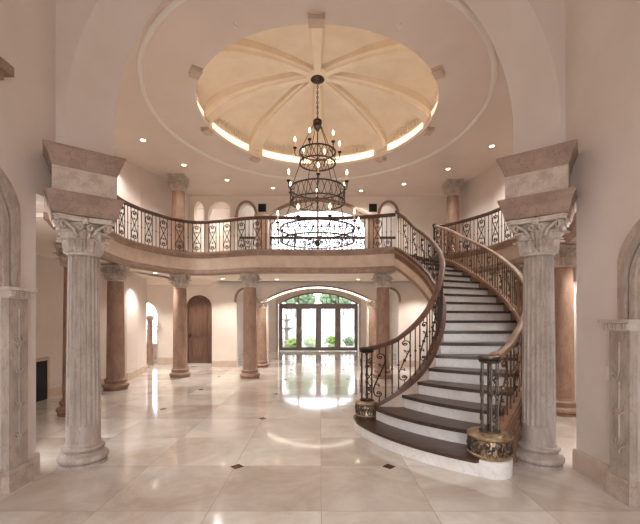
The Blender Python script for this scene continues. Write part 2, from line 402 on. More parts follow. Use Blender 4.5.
for k in range(8):
    a = PI/2+rad(RA[k]); ca, sa = math.cos(a), math.sin(a); mb = MB()
    vs = []; rs = [2.38, 2.33, 2.25, 2.1, 1.9, 1.7, 1.45, 1.2, .95, .7, .45, .2, .1]
    for j, r in enumerate(rs):
        t = r/2.44; w = .07+.11*t; z = dz(r, 2.5, 5.76, 6.60)-.02; dp = .11+.05*t
        for (u, h) in [(-w, 0.12), (-w, -.4*dp), (-w*.72, -.6*dp), (-w*.66, -dp), (w*.66, -dp), (w*.72, -.6*dp), (w, -.4*dp), (w, .12)]:
            vs.append((CC[0]+ca*r-sa*u, CC[1]+sa*r+ca*u, z+h))
    m_ = 8; fs = [(i*m_+q, i*m_+(q+1) % m_, (i+1)*m_+(q+1) % m_, (i+1)*m_+q) for i in range(len(rs)-1) for q in range(m_)]+[tuple(range(m_)), tuple((len(rs)-1)*m_+q for q in range(m_))]
    mb.add(vs, fs); mb.build('rib', 'dome_plaster', dome)
    # corbel under the rib foot
    mb = MB(); c = (CC[0]+ca*2.43, CC[1]+sa*2.43)
    for (h0, h1, a_, b_) in [(-.02, .0, .115, .085), (-.055, -.02, .10, .07), (-.075, -.055, .11, .08)]:
        mb.box(c[0]-b_, c[0]+b_, c[1]-a_, c[1]+a_, CZ+h0, CZ+h1, rot=a, c=c)
    mb.build('corbel', 'stone_band', dome, smooth=False)
    # glowing band stands in for the cove-lit drum wall; crest ornament per bay
    b0 = a+.09; b1 = PI/2+rad(RA[k+1])-.09; mb = MB()
    arc = [(CC[0]+2.40*math.cos(b0+(b1-b0)*i/10), CC[1]+2.40*math.sin(b0+(b1-b0)*i/10), CZ+.085) for i in range(11)]
    mb.sweep(arc, [(-.012, 0), (-.012, .165), (.012, .165), (.012, 0)]); mb.build('led_strip', 'led', dome)
    mb = MB(); bm_ = (b0+b1)/2
    for q in range(-5, 6):
        bb = bm_+q*.032; rr = DR-.04; h = .05+.045*math.cos(q*.3)+(.02 if q % 2 else 0)
        ca2, sa2 = math.cos(bb), math.sin(bb); px, py = CC[0]+rr*ca2, CC[1]+rr*sa2
        pts = [(px-sa2*.03*math.sin(t_*3)*(1 if q >= 0 else -1)*.8-ca2*.03*t_, py+ca2*.03*math.sin(t_*3)*(1 if q >= 0 else -1)*.8-sa2*.03*t_, ZD-.03+h*t_*1.6) for t_ in [i/5 for i in range(6)]]
        mb.tube(pts, .026, 5, r1=.012); mb.ball((pts[-1][0], pts[-1][1], pts[-1][2]), .026, 6, 4)
    mb.build('crest_ornament', 'dome_plaster', dome)
mb = MB(); mb.lathe([(.02, 6.46), (.2, 6.46), (.235, 6.49), (.24, 6.53), (.2, 6.55), (.2, 6.62)], (CC[0], CC[1], 0), 32); mb.build('centre_boss', 'dome_plaster', dome)


# ------------------------------------------------------------------ hall walls, both storeys
def arcp(R, a0, a1, n, c=(AX, 7.0)): return [(c[0]+R*math.cos(a0+(a1-a0)*i/n), c[1]+R*math.sin(a0+(a1-a0)*i/n)) for i in range(n+1)]
aL0 = math.atan2(4.45-7, -4.82); R1 = 5.45
# left lower: travel so that thickness lies outside (right of travel = outside): go from back to front? use sign
lw = arcp(R1, PI+.45, PI-.45, 16)+[(-5.14, 10.2), (-5.40, 11.3)]
wall('wall_left', lw, -.2, 0, 2.86, m='plaster')
uw = arcp(R1, PI+.45, PI-.52, 16)+[(-4.52, 10.6), (-4.36, 11.2), (-4.32, 12.1)]
wall('wall_left', uw, -.2, 2.86, CZ+.05, m='plaster')
mir = lambda L: [(2*AX-x, y) for x, y in L]
wall('wall_right', mir(arcp(R1, PI+.45, PI-.45, 16)+[(-5.14, 10.2), (-5.3, 12.2)]), .2, 0, 2.86, m='plaster')
wall('wall_right', mir(arcp(R1, PI+.45, PI-.52, 16)+[(-4.52, 10.6), (-4.4, 11.2), (-4.36, 12.0)]), .2, 2.86, CZ+.05, m='plaster')
# arcade wall at the back, lower storey (y 12.2..12.45)
YB = 12.2
def S(x, xs): return x-xs
xs = -3.62
wall('wall_back', [(xs, YB), (5.4, YB)], -.25, 0, 2.86, [(AX-2.72-xs, AX-2.1-xs, 0, 2.25, .36, 'ell'), (AX-1.68-xs, AX+1.68-xs, 0, 2.27, .42, 'seg'), (AX+2.1-xs, AX+2.72-xs, 0, 2.25, .36, 'ell')], m='plaster_pale')
wall('wall_back_side', [(-3.62, YB+.25), (-3.62, 13.2)], .2, 0, 2.86, m='plaster_pale')
# upper arcade (y 12.0..12.25)
xs = -4.5; YU = 12.0
wall('wall_back', [(xs, YU), (4.5, YU)], -.25, 2.86, CZ, [(-4.17-xs, -3.84-xs, FL, 5.15, .36, 'ell'), (-3.70-xs, -2.86-xs, FL, 5.02, .48, 'ell'),
    (AX-2.62-xs, AX-2.06-xs, FL, 5.02, .42, 'ell'), (AX-1.6-xs, AX+1.6-xs, FL, 5.0, .5, 'seg'), (AX+2.06-xs, AX+2.62-xs, FL, 5.02, .42, 'ell')], m='plaster_pale')
# door wall left alcove
xs = -8.0
wall('wall_back_alcove', [(xs, 13.2), (-3.62, 13.2)], -.25, 0, 2.86, [(-6.95-xs, -5.93-xs, 0, 1.75, .5, 'ell'), (-4.88-xs, -3.93-xs, 0, 2.03, .46, 'ell')], m='plaster_pale')
wall('wall_left_alcove', [(-8, 11), (-8, 15.4)], -.2, 0, 2.86, m='plaster_pale')
wall('wall_side_room', [(-8, 15.3), (-3.62, 15.3)], -.2, 0, 2.86, [(.4, 2.0, .5, 2.1, .35, 'ell')], m='plaster_pale')
wall('wall_front_alcove', [(-8, 11.0), (-5.55, 11.0)], -.2, 0, 2.86, m='plaster_pale')
# back room, double height
YR = 18.3
wall('wall_far_left', [(-3.62, 13.45), (-3.62, YR)], -.2, 0, 2.9, m='plaster_pale')
wall('wall_far_left_upper', [(-2.85, 12.25), (-2.85, YR)], -.2, 2.86, 7.7, m='plaster_pale')
wall('wall_far_right', [(3.5, 12.45), (3.5, YR)], .2, 0, 2.9, m='plaster_pale')
wall('wall_upper_left_hall', [(-5.4, 13.4), (-3.05, 13.4)], -.15, FL, CZ+.05, m='plaster_pale')
wall('wall_upper_left_hall', [(-5.4, 12.25), (-5.4, 13.4)], -.15, FL-.1, CZ+.05, m='plaster_pale')
mb = MB(); mb.box(-5.5, -3.06, 12.25, 13.5, FL-.2, FL); struct(mb.build('floor_upper_hall', 'plaster_pale', smooth=False)); mb = MB(); mb.box(-5.5, -3.06, 12.31, 13.5, CZ, CZ+.1); struct(mb.build('ceiling_upper_hall', 'ceiling', smooth=False))
wall('wall_far_right_upper', [(2.69, 12.25), (2.69, YR)], .2, 2.86, 7.7, m='plaster_pale')
for x0_, x1_ in ((-3.9, -2.85), (2.69, 3.8)):
    mb = MB(); mb.box(x0_, x1_, 12.46, 18.5, 2.9, 3.1); struct(mb.build('ceiling_far_side', 'ceiling', smooth=False))
xs = -3.9
wall('wall_far', [(xs, YR), (3.8, YR)], -.25, 0, 4.8, [(AX-2.03-xs, AX+2.03-xs, 0, 2.38, .6, 'seg')], m='plaster_pale')
wall('wall_far', [(xs, YR), (3.8, YR)], -.25, 4.8, 7.7, [(AX-2.4-xs, AX+2.4-xs, 5.0, 6.3, .9, 'ell')], m='plaster_pale')
wall('wall_back', [(-3.1, YU+.3), (2.95, YU+.3)], -.2, CZ, 7.8, m='plaster_pale')
mb = MB(); mb.box(-4.1, 3.9, 12.2, 18.6, 7.7, 7.9); struct(mb.build('ceiling_far_room', 'ceiling', smooth=False))
mb = MB(); mb.box(-8.2, -3.42, 11.0, 15.5, 2.85, 3.0); struct(mb.build('ceiling_alcove', 'ceiling', smooth=False))
# baseboards
def base(name, pts, side=.02, h=.22):
    mb = MB(); mb.sweep([(x, y, 0) for x, y in pts], [(-.01*side/abs(side), 0), (side, 0), (side, h-.02), (side*.5, h), (-.01*side/abs(side), h)]); struct(mb.build(name, 'stone_band', smooth=False))
base('baseboard_left', lw, .025); base('baseboard_back', [(-3.62, YB), (AX-2.74, YB)], .02); base('baseboard_alcove', [(-5.9, 13.2), (-4.92, 13.2)], .02)
base('baseboard_right', [(AX+2.74, YB), (5.2, YB)], .02)

# ------------------------------------------------------------------ foreground arch wall + vestibule
Yf, Yn = 4.45, 4.05
def arch_curve(hw, zs, n=40, z0=3.35):
    pts = [(-hw, z0)]
    for i in range(n+1):
        a = PI-PI*i/n; pts.append((hw*math.cos(a), zs+hw*math.sin(a)))
    return pts+[(hw, z0)]
near = arch_curve(2.77, 3.78); far = arch_curve(2.45, 3.90)
mb = MB(); n = len(near); TOP = 7.1
vs = [(AX+x, Yn, z) for x, z in near]+[(AX+x, Yf, z) for x, z in far]
mb.add(vs, [(i, i+1, n+i+1, n+i) for i in range(n-1)])
def face_to_top(cur, y, xl, xr, zl, zr):
    vs = []; fs = []
    for x, z in cur: vs.append((AX+x, y, z)); vs.append((AX+x, y, TOP))
    m = len(cur); fs = [(2*i, 2*i+1, 2*i+3, 2*i+2) for i in range(1, m-2)]
    mb.add(vs, fs)
    x_ = AX+cur[0][0]; mb.add([(xl, y, zl), (x_, y, zl), (x_, y, TOP), (xl, y, TOP)], [(0, 1, 2, 3)])
    x_ = AX+cur[-1][0]; mb.add([(xr, y, zr), (x_, y, zr), (x_, y, TOP), (xr, y, TOP)], [(0, 1, 2, 3)])
face_to_top(near, Yn, -2.97, 2.76, 3.15, 3.15)
face_to_top(far, Yf, -5.7, 5.55, 2.91, 2.91)
mb.add([(-5.7, Yf, 2.91), (-2.5, Yf, 2.91), (-2.5, Yn, 2.91), (-5.7, Yn, 2.91)], [(0, 1, 2, 3)])
mb.add([(5.55, Yf, 2.91), (2.35, Yf, 2.91), (2.35, Yn, 2.91), (5.55, Yn, 2.91)], [(0, 1, 2, 3)])
mb.add([(-5.7, Yn, 2.91), (-2.97, Yn, 2.91), (-2.97, Yn, TOP), (-5.7, Yn, TOP)], [(0, 1, 2, 3)])
mb.add([(5.55, Yn, 2.91), (2.76, Yn, 2.91), (2.76, Yn, TOP), (5.55, Yn, TOP)], [(0, 1, 2, 3)])
mb.add([(-5.7, Yn, TOP), (5.55, Yn, TOP), (5.55, Yf, TOP), (-5.7, Yf, TOP)], [(0, 1, 2, 3)])
ow = mb.build('wall_front', 'plaster', smooth=True, angle=50); struct(ow)
# lower bits of the front wall outside the side passages
for nm, a, b in (('wall_front_left', -5.7, -3.75), ('wall_front_right', 3.55, 5.5)):
    mb = MB(); mb.box(a, b, Yn, Yf, 0, 2.91); struct(mb.build(nm, 'plaster', smooth=False))
# vestibule side walls
wall('wall_left_vestibule', [(-2.95, -2.6), (-2.95, 3.77)], -.25, 0, 2.91)
wall('wall_left_vestibule', [(-2.95, -2.6), (-2.95, 4.05)], -.25, 2.91, TOP)
wall('wall_right_vestibule', [(2.74, -2.6), (2.74, 3.88)], .25, 0, 2.91)
wall('wall_right_vestibule', [(2.74, -2.6), (2.74, 4.05)], .25, 2.91, TOP)
base('baseboard_left', [(-2.95, -2.6), (-2.95, 3.77), (-3.2, 3.77)], .025); base('baseboard_right', [(3.0, 3.88), (2.74, 3.88), (2.74, -2.6)], .025)
# unseen entry wall behind the viewer; arched opening sized for the daylight it lets in
wall('wall_entry', [(-3.2, -2.6), (3.0, -2.6)], .3, 0, TOP, [(.35, 5.85, 0, 2.3, .7, 'ell')])
# vaulted vestibule ceiling
mb = MB(); vs = []; n = 24
for i in range(n+1):
    a = PI*i/n; x = -.105-2.845*math.cos(a); z = 5.0+1.75*math.sin(a)**.8; vs += [(x, -2.6, z), (x, 4.05, z)]
mb.add(vs, [(2*i, 2*i+1, 2*i+3, 2*i+2) for i in range(n)]); struct(mb.build('ceiling_vestibule', 'ceiling'))

# ------------------------------------------------------------------ gallery slab
LE = cm([(-3.3, 4.46), (-3.72, 5.3), (-4.02, 6.1), (-4.27, 6.9), (-4.42, 7.6), (-4.5, 8.3), (-4.4, 8.9), (-4.16, 9.5), (-3.86, 9.92), (-3.5, 10.12), (-3.1, 10.1), (-2.5, 9.92), (-2.0, 9.74), (-1.5, 9.66), (-.6, 9.7), (.3, 9.72), (1.1, 9.62), (1.95, 9.38)], 6)
LE = resample(LE, .12)
RE = cm([(3.34, 10.72), (3.6, 10.45), (4.0, 9.9), (4.3, 9.3), (4.43, 8.7), (4.45, 8.0), (4.36, 7.3), (4.2, 6.7), (3.85, 5.7), (3.25, 4.46)], 6)
RE = resample(RE, .12)
gal = thing('gallery_balcony', 'curved gallery balcony around the foyer with banded stone fascia', 'balcony', (0, 10, 2.86))
poly = [tuple(p) for p in LE]+[tuple(p) for p in RE]+[(5.45, 4.46), (5.45, 12.2), (-5.6, 12.2), (-5.6, 4.46)]
mb = MB(); mb.prism(poly, 2.86, FL); mb.build('slab', 'plaster_pale', gal, smooth=False)
for i, E in enumerate((LE, RE)):
    s = -1 if False else 1
    def p3(E): return [(p[0], p[1], 0) for p in E]
    mb = MB(); mb.sweep(p3(E), [(-.02, 2.9), (.03, 2.9), (.03, 3.42), (-.02, 3.42)]); mb.build('fascia_band', 'stone_band', gal)
    mb = MB(); mb.sweep(p3(E), [(-.12, 3.3), (.045, 3.3), (.06, 3.335), (.06, 3.36), (.085, 3.385), (.095, 3.42), (.095, 3.45), (.07, 3.462), (-.12, 3.462)]); mb.build('top_moulding', 'stone_brown', gal)
    mb = MB(); mb.sweep(p3(E), [(-.08, 2.83), (.05, 2.83), (.075, 2.87), (.075, 2.9), (.055, 2.93), (.055, 2.965), (.03, 2.985), (-.08, 2.985)]); mb.build('bottom_moulding', 'stone_brown', gal)
    mb = MB(); dd = resample(p3(E), .055)
    for a, b in zip(dd[:-1], dd[1:]):
        t = (b-a).normalized(); c = a+Vector((t.y, -t.x, 0))*.06
        mb.box(c.x-.015, c.x+.015, c.y-.02, c.y+.02, 3.395, 3.425, rot=math.atan2(t.y, t.x))
    mb.sweep(p3(E), [(.03, 3.395), (.058, 3.395), (.058, 3.425), (.03, 3.425)]); mb.build('dentil_band', 'stone_brown', gal, smooth=False)

# ------------------------------------------------------------------ ironwork prototypes (unit height 1, thin in y)
def spiral(cx, cz, r, a0, turns, sgn, n=14, r_in=.22):
    return [(cx+(r*(1-(1-r_in)*t))*math.cos(a0+sgn*2*PI*turns*t), 0, cz+(r*(1-(1-r_in)*t))*math.sin(a0+sgn*2*PI*turns*t)) for t in [i/n for i in range(n+1)]]
mb = MB(); mb.tube([(0, 0, 0), (0, 0, 1)], .0098, 5); mb.ball((0, 0, .5), .02, 6, 4, 1.2); mb.ball((0, 0, .02), .016, 6, 4); mb.ball((0, 0, .98), .014, 6, 4)
bar_me = mb.mesh('baluster', 'iron')
bar_bz = mb.mesh('baluster', 'iron_bronze')
def scroll_panel(w=.1, two=True):
    mb = MB()
    for sx in ((1, -1) if two else (1,)):
        top = spiral(sx*.012, .84, w*.8, PI/2*0+(0 if sx > 0 else PI), 1.15, sx)
        bot = spiral(-sx*.012, .16, w*.8, (PI if sx > 0 else 0), 1.15, sx)
        mid = cm([(top[0][0], 0, top[0][2]), (sx*w*.95, 0, .74), (sx*w*.35, 0, .58), (0, 0, .5), (-sx*w*.35, 0, .42), (-sx*w*.95, 0, .26), (bot[0][0], 0, bot[0][2])], 4)
        mb.tube(list(reversed(top))+mid[1:-1]+bot, .0105, 5)
        mb.tube(spiral(sx*w*.42, .66, w*.42, (PI if sx > 0 else 0), 1.0, -sx, 9), .009, 4); mb.tube(spiral(-sx*w*.42, .34, w*.42, (0 if sx > 0 else PI), 1.0, -sx, 9), .009, 4)
    mb.ball((0, 0, .5), .026, 6, 4, 1.3); mb.ball((0, 0, .84), .02, 6, 4); mb.ball((0, 0, .16), .02, 6, 4)
    for z in (.3, .7): mb.ball((0, 0, z), .016, 5, 4)
    mb.tube([(0, 0, .9), (0, 0, 1)], .008, 4); mb.tube([(0, 0, 0), (0, 0, .1)], .008, 4)
    return mb
pan_me = scroll_panel().mesh('scroll_panel', 'iron'); pan1 = scroll_panel(.085, False).mesh('scroll_panel', 'iron'); pan_bz = scroll_panel(.08, False).mesh('scroll_panel', 'iron_bronze')
def hand(mb, path, s=1.): mb.sweep(path, [(-.03*s, -.045*s), (.03*s, -.045*s), (.04*s, -.028*s), (.034*s, -.018*s), (.046*s, .0), (.038*s, .016*s), (.015*s, .026*s), (-.015*s, .026*s), (-.038*s, .016*s), (-.046*s, 0), (-.034*s, -.018*s), (-.04*s, -.028*s)])
def put(me, name, parent, x, y, z, h, rz=0):
    o = bpy.data.objects.new(name, me); C.objects.link(o); o.parent = parent; o.location = Vector((x, y, z))-parent.location; o.scale = (1, 1, h); o.rotation_euler = (0, 0, rz)
def fill_rail(parent, path, zb, zt, pattern, d, bar, pan):
    """path plan points with parameter; zb, zt functions of index fraction point"""
    P = [Vector(p) for p in path]; Q = resample(P, d); k = 0
    for i in range(1, len(Q)-1):
        q = Q[i]; t = Q[i+1]-Q[i-1]; a = math.atan2(t.y, t.x); b = zb(q); h = zt(q)-b
        ch = pattern[k % len(pattern)]; k += 1
        if ch == 'S': put(pan, 'scroll_panel', parent, q.x, q.y, b, h, a)
        elif ch == 'b': put(bar, 'baluster', parent, q.x, q.y, b, h, a)
def off(path, d):
    P = [Vector(p) for p in path]; out = []
    for i in range(len(P)):
        t = P[min(i+1, len(P)-1)]-P[max(i-1, 0)]; t2 = Vector((t.x, t.y)).normalized(); q = P[i].copy(); q.x += t2.y*d; q.y -= t2.x*d; out.append(q)
    return out
RT = 4.36
def gal_rail(name, E, label, pat):
    g = thing(name, label, 'railing', (E[len(E)//2][0], E[len(E)//2][1], 3.462))
    L = off(E, -.03)
    mb = MB(); hand(mb, [(p.x, p.y, RT-.026) for p in L], 1.1); mb.build('handrail', 'wood_rail', g)
    mb = MB(); mb.sweep([(p.x, p.y, 3.463) for p in L], [(-.02, 0), (.02, 0), (.02, .02), (-.02, .02)]); mb.build('bottom_rail', 'iron', g)
    mb = MB(); mb.sweep([(p.x, p.y, RT-.085) for p in L], [(-.016, 0), (.016, 0), (.016, .012), (-.016, .012)]); mb.build('top_bar', 'iron', g)
    fill_rail(g, [(p.x, p.y, 0) for p in L], lambda q: 3.48, lambda q: RT-.08, pat, .115, bar_me, pan_me)
    return g
i0 = next(i for i, p in enumerate(LE) if p[1] > 5.0)
gl = gal_rail('gallery_railing', LE[i0:], 'long curved iron scroll railing with wooden handrail along the left and centre of the gallery', 'SbbbS' [:4])
j0 = next(i for i, p in enumerate(RE) if p[1] < 5.0)
gr = gal_rail('gallery_railing', RE[:j0], 'short curved iron scroll railing on the right side of the gallery, behind the staircase', 'Sbbb')

# ------------------------------------------------------------------ staircase
RZ = .176
IC = [(.69, 5.35), (.93, 5.24), (1.18, 5.2), (1.41, 5.27), (1.60, 5.41), (1.75, 5.58), (1.88, 5.76), (2.01, 6.0), (2.12, 6.26), (2.22, 6.53), (2.29, 6.81), (2.34, 7.1), (2.36, 7.42), (2.37, 7.75), (2.35, 8.08), (2.3, 8.4), (2.21, 8.7), (2.1, 8.98), (1.97, 9.30)]
OC = [(1.79, 3.83), (1.98, 3.98), (2.2, 4.17), (2.45, 4.43), (2.70, 4.76), (2.95, 5.14), (3.19, 5.6), (3.41, 6.1), (3.6, 6.6), (3.70, 7.0), (3.75, 7.37), (3.76, 7.7), (3.73, 8.03), (3.68, 8.36), (3.62, 8.7), (3.57, 9.07), (3.53, 9.5), (3.46, 10.05), (3.36, 10.68)]
NK = 19
stair = thing('staircase', 'sweeping curved staircase with dark wood treads and white marble risers rising to the gallery', 'staircase', (2.2, 6.2, 0))
bulge = {1: .16, 2: .15, 3: .11, 4: .08, 5: .05, 6: .03}
def lerp2(a, b, t): return (a[0]+(b[0]-a[0])*t, a[1]+(b[1]-a[1])*t)
def line(k, extra=0.):
    """nosing line of step k from inner to outer, pushed down-stair by extra"""
    a, b = IC[k-1], OC[k-1]
    if k == 1: a, b = (.53, 5.10), (1.60, 3.70)
    if k == 2: a, b = (.80, 5.17), (1.93, 3.98)
    d = Vector((b[0]-a[0], b[1]-a[1])); L = d.length; d.normalize(); nn = Vector((d.y, -d.x))
    # down-stair direction: pointing towards lower steps
    lo = Vector((IC[max(0, k-2)][0]+OC[max(0, k-2)][0], IC[max(0, k-2)][1]+OC[max(0, k-2)][1]))/2-Vector(((a[0]+b[0])/2, (a[1]+b[1])/2))
    if k == 1: lo = Vector((-1, -1))
    if nn.dot(lo) < 0: nn = -nn
    B = bulge.get(k, 0); n = 14 if B else 3; out = []
    for i in range(n+1):
        t = i/n; q = lerp2(a, b, t); e = extra+B*4*t*(1-t); out.append((q[0]+nn.x*e, q[1]+nn.y*e))
    return out
for k in range(1, NK+1):
    z = RZ*k
    if k < NK:
        nx = line(k+1, -.06) if k > 1 else line(2, -.06)
        front = line(k, .0)
        if k == 1:
            left = [(.98, 5.42), (.72, 5.58), (.54, 5.50), (.49, 5.34), (.50, 5.2)]
            poly = left+front+[(1.75, 3.74)]+[(1.98, 3.98)]+list(reversed(nx))
            # widened rim round
            cx = Vector((1.2, 4.7))
        else:
            poly = front+list(reversed(nx))
        def dedup(p):
            o = []
            for q in p:
                if not o or (Vector(q)-Vector(o[-1])).length > 1e-4: o.append(q)
            return o
        poly = dedup(poly)
        mb = MB()
        if k > 1: mb.prism(dedup(line(k, .028)+list(reversed(nx))), z-.045, z)
        else: mb.prism(dedup(left+line(1, .03)+[(1.75, 3.74), (1.98, 3.98)]+list(reversed(nx))), z-.035, z)
        mb.build('tread', 'wood_dark', stair, smooth=False)
    zb = 0 if k == 1 else RZ*(k-1); mb = MB()
    if k == 1:
        mb.prism(dedup(left+line(1)+[(1.75, 3.76), (1.98, 3.98)]+list(reversed(line(2, -.06)))), 0, z-.035)
    elif k <= 2:
        mb.prism(dedup(line(k)+list(reversed(line(k, -.05)))), zb, z-.045)
    else:
        mb.prism(line(k)+list(reversed(line(k, -.05))), zb, z-.045 if k < NK else FL-.045)
    mb.build('riser', 'marble_white', stair, smooth=False)
mb = MB(); mb.prism(line(NK, .028)+list(reversed(line(NK, -.3))), FL-.044, FL+.002); mb.build('landing_nosing', 'wood_dark', stair, smooth=False)
# underside
mb = MB(); per = 6
ICs = cm([(x, y, RZ*(i+1)) for i, (x, y) in enumerate(IC)], per); OCs = cm([(x, y, RZ*(i+1)) for i, (x, y) in enumerate(OC)], per)
n = len(ICs); vs = []
DEP = .42
for a, b in zip(ICs, OCs):
    for p in (a, b): vs.append((p.x, p.y, max(.01, p.z-DEP)))
mb.add(vs, [(2*i, 2*i+1, 2*i+3, 2*i+2) for i in range(n-1)]); mb.build('soffit', 'plaster_pale', stair)
def zoff(k, lo, hi): return lo
def stringer(path, side, nm):
    # side = -1: outer face lies to the left of travel (inner stringer), +1 right
    P = path
    def strip(mb, o0, o1, h0, h1, clampz=True, i0=0, i1=None):
        vs = []; Q = P[i0:i1]
        A = off(Q, o0); B = off(Q, o1)
        for a, b in zip(A, B):
            zt = a.z+h1; zl = max(.0, a.z+h0) if clampz else a.z+h0
            vs += [(a.x, a.y, zl), (b.x, b.y, zl), (b.x, b.y, zt), (a.x, a.y, zt)]
        N = len(Q); fs = [(4*i+q, 4*i+(q+1) % 4, 4*i+4+(q+1) % 4, 4*i+4+q) for i in range(N-1) for q in range(4)]+[(0, 1, 2, 3), (4*N-4, 4*N-3, 4*N-2, 4*N-1)]
        mb.add(vs, fs)
    s = side
    mb = MB(); strip(mb, -.03*s, .06*s, -.46, .04); mb.build('stringer', 'stone_band' if side < 0 else 'wood_gold', stair)
    mb = MB(); strip(mb, -.05*s, .085*s, .04, .075, False); strip(mb, -.035*s, .07*s, .075, .105, False); mb.build('stringer_cap', 'wood_rail' if side < 0 else 'wood_gold', stair)
    mb = MB(); strip(mb, .06*s, .085*s, -.02, .04, False); strip(mb, .06*s, .08*s, -.17, -.14, False, 3); mb.build('stringer_moulding', 'wood_gold', stair)
    mb = MB(); strip(mb, .06*s, .072*s, -.14, -.02, False, 3)
    Q = off(resample(P[4:], .11), .075*s)
    for i, q in enumerate(Q[:-1]):
        t = Q[i+1]-q; a = math.atan2(t.y, t.x); f = 1 if i % 2 else -1
        sp = [(u[0], 0, u[2]) for u in spiral(0, 0, .04, 0, 1.2, f, 9)]
        sl = t.z/max(.01, math.hypot(t.x, t.y))
        mb.tube([(q.x+u[0]*math.cos(a), q.y+u[0]*math.sin(a), q.z-.08+u[2]+u[0]*sl) for u in sp], .010, 4)
    mb.build('carved_band', 'carved_wood', stair)
    mb = MB(); strip(mb, .05*s, .08*s, -.46, -.41, True); strip(mb, .05*s, .07*s, -.41, -.385, True); mb.build('bottom_bead', 'stone_brown', stair)
stringer(ICs, -1, 'inner'); stringer(OCs, 1, 'outer')
# round marble plinth under right newel
mb = MB(); mb.lathe([(.215, 0), (.218, .01), (.218, .165), (.205, .174)], (1.79, 3.83, 0), 40); mb.build('newel_plinth', 'marble_white', stair)

def drum(parent, c, z0, h, r, m1='gold_metal', m2='pewter'):
    x, y = c
    mb = MB(); mb.lathe([(r*.9, z0), (r*.95, z0+.01), (r*.97, z0+h*.12), (r*.9, z0+h*.2), (r*.93, z0+h*.5), (r*.92, z0+h*.76), (r*.99, z0+h*.82), (r*1.0, z0+h*.9), (r*.92, z0+h*.96), (r*.7, z0+h), (.02, z0+h)], (x, y, 0), 40); d = mb.build('drum', m1, parent)
    mb = MB(); n = 12
    for i in range(n):
        a = 2*PI*i/n
        for f, zz in ((1, .36), (-1, .62)):
            pts = []
            for u in spiral(0, 0, h*.17, PI/2 if f > 0 else -PI/2, 1.3, f, 12):
                b = a+(u[0]+(.02 if f > 0 else -.0))/r; pts.append((x+r*.945*math.cos(b), y+r*.945*math.sin(b), z0+h*zz+u[2]))
            mb.tube(pts, .0095, 5)
    for zz in (.22, .76):
        for i in range(44):
            a = 2*PI*i/44; mb.ball((x+r*.955*math.cos(a), y+r*.955*math.sin(a), z0+h*zz), .008, 5, 3)
    for i in range(n):
        a = 2*PI*(i+.5)/n; mb.ball((x+r*.94*math.cos(a), y+r*.94*math.sin(a), z0+h*.5), .02, 6, 4, 1.4)
    mb.build('scrollwork_band', m2, d)
def newel(parent, c, z0, z1, R=.085, m='iron_bronze', n=6):
    x, y = c; H = z1-z0
    g = MB(); g.tube([(x, y, z0), (x, y, z1-.03)], .016, 8)
    for f in (.1, .35, .5, .65, .9): g.ball((x, y, z0+H*f), .026, 8, 5)
    g.lathe([(R*1.25, z0), (R*1.25, z0+.012), (R*1.0, z0+.025)], (x, y, 0), 24)
    for i in range(n):
        a = 2*PI*i/n+.3; px, py = x+R*math.cos(a), y+R*math.sin(a); g.tube([(px, py, z0), (px, py, z1-.04)], .008, 5); g.ball((px, py, z0+H*.5), .015, 6, 4); 
        b = a+PI/n
        if i % 2 == 0:
            for (zz, s_) in ((.2, 1), (.75, -1)):
                sp = spiral(0, 0, .06, PI/2*s_, 1.25, s_, 10)
                g.tube([(x+(R+.004)*math.cos(b+u[0]/R*.8), y+(R+.004)*math.sin(b+u[0]/R*.8), z0+H*zz+u[2]) for u in sp], .008, 4)
            g.tube([(x+(R+.004)*math.cos(b+.5*math.sin(t*PI*2)), y+(R+.004)*math.sin(b+.5*math.sin(t*PI*2)), z0+H*(.25+.45*t)) for t in [q/10 for q in range(11)]], .007, 4)
    nw = g.build('newel_post', m, parent)
    g = MB(); g.lathe([(R*.9, z1-.06), (R*1.2, z1-.05), (R*1.3, z1-.03), (R*1.1, z1-.02), (R*1.35, z1-.008), (R*1.3, z1+.012), (R*.8, z1+.024), (.01, z1+.026)], (x, y, 0), 28); g.build('post_cap', m, nw)

def stair_rail(label, path, side, c, zpost, bar, pan, hm, drum_r, drum_z0, drum_h, first, pm, dm=('gold_metal', 'pewter')):
    g = thing('stair_railing', label, 'railing', (c[0], c[1], drum_z0))
    P = off(path, .015*side)
    def kk(z): return z/RZ
    def ro(z):
        k = kk(z); return .85+.13*max(0, 1-(k-1)/1.6)+.17*max(0, (k-16.5)/2.5)
    top = [(p.x, p.y, p.z+ro(p.z)) for p in P]
    top[0] = (c[0], c[1], zpost-.03); top[1] = (P[1].x, P[1].y, max(zpost+.0, top[1][2])) ; top[2] = (P[2].x, P[2].y, max(zpost+.01, top[2][2]))
    top = [Vector(t) for t in top]
    mb = MB(); hand(mb, top, 1.05); mb.build('handrail', hm, g)
    drum(g, c, drum_z0, drum_h, drum_r, *dm); newel(g, c, drum_z0+drum_h, zpost-.02, m=pm)
    Q = resample(P, .112); k = 0
    pat = 'Sbbb'
    for i in range(len(Q)-1):
        q = Q[i]
        if (Vector((q.x, q.y))-Vector(c)).length < first: continue
        t = Q[min(i+1, len(Q)-1)]-Q[i-1]; a = math.atan2(t.y, t.x); b = q.z+.10; h = q.z+ro(q.z)-.04-b; ch = pat[k % 4]; k += 1
        put(pan if ch == 'S' else bar, 'scroll_panel' if ch == 'S' else 'baluster', g, q.x, q.y, b, h, a)
    return g
ir = stair_rail('iron scroll stair railing on the inner left side of the staircase, dark wood handrail', ICs, -1, (.69, 5.35), 1.19, bar_me, pan1, 'wood_rail', .17, .176, .235, .17, 'iron', ('gold_metal', 'pewter'))
orl = stair_rail('bronze toned scroll stair railing on the outer right side, ending on a round carved drum', OCs, 1, (1.79, 3.83), 1.22, bar_bz, pan_bz, 'wood_gold', .225, .174, .25, .22, 'pewter')
mb = MB(); x, y = OC[-1]
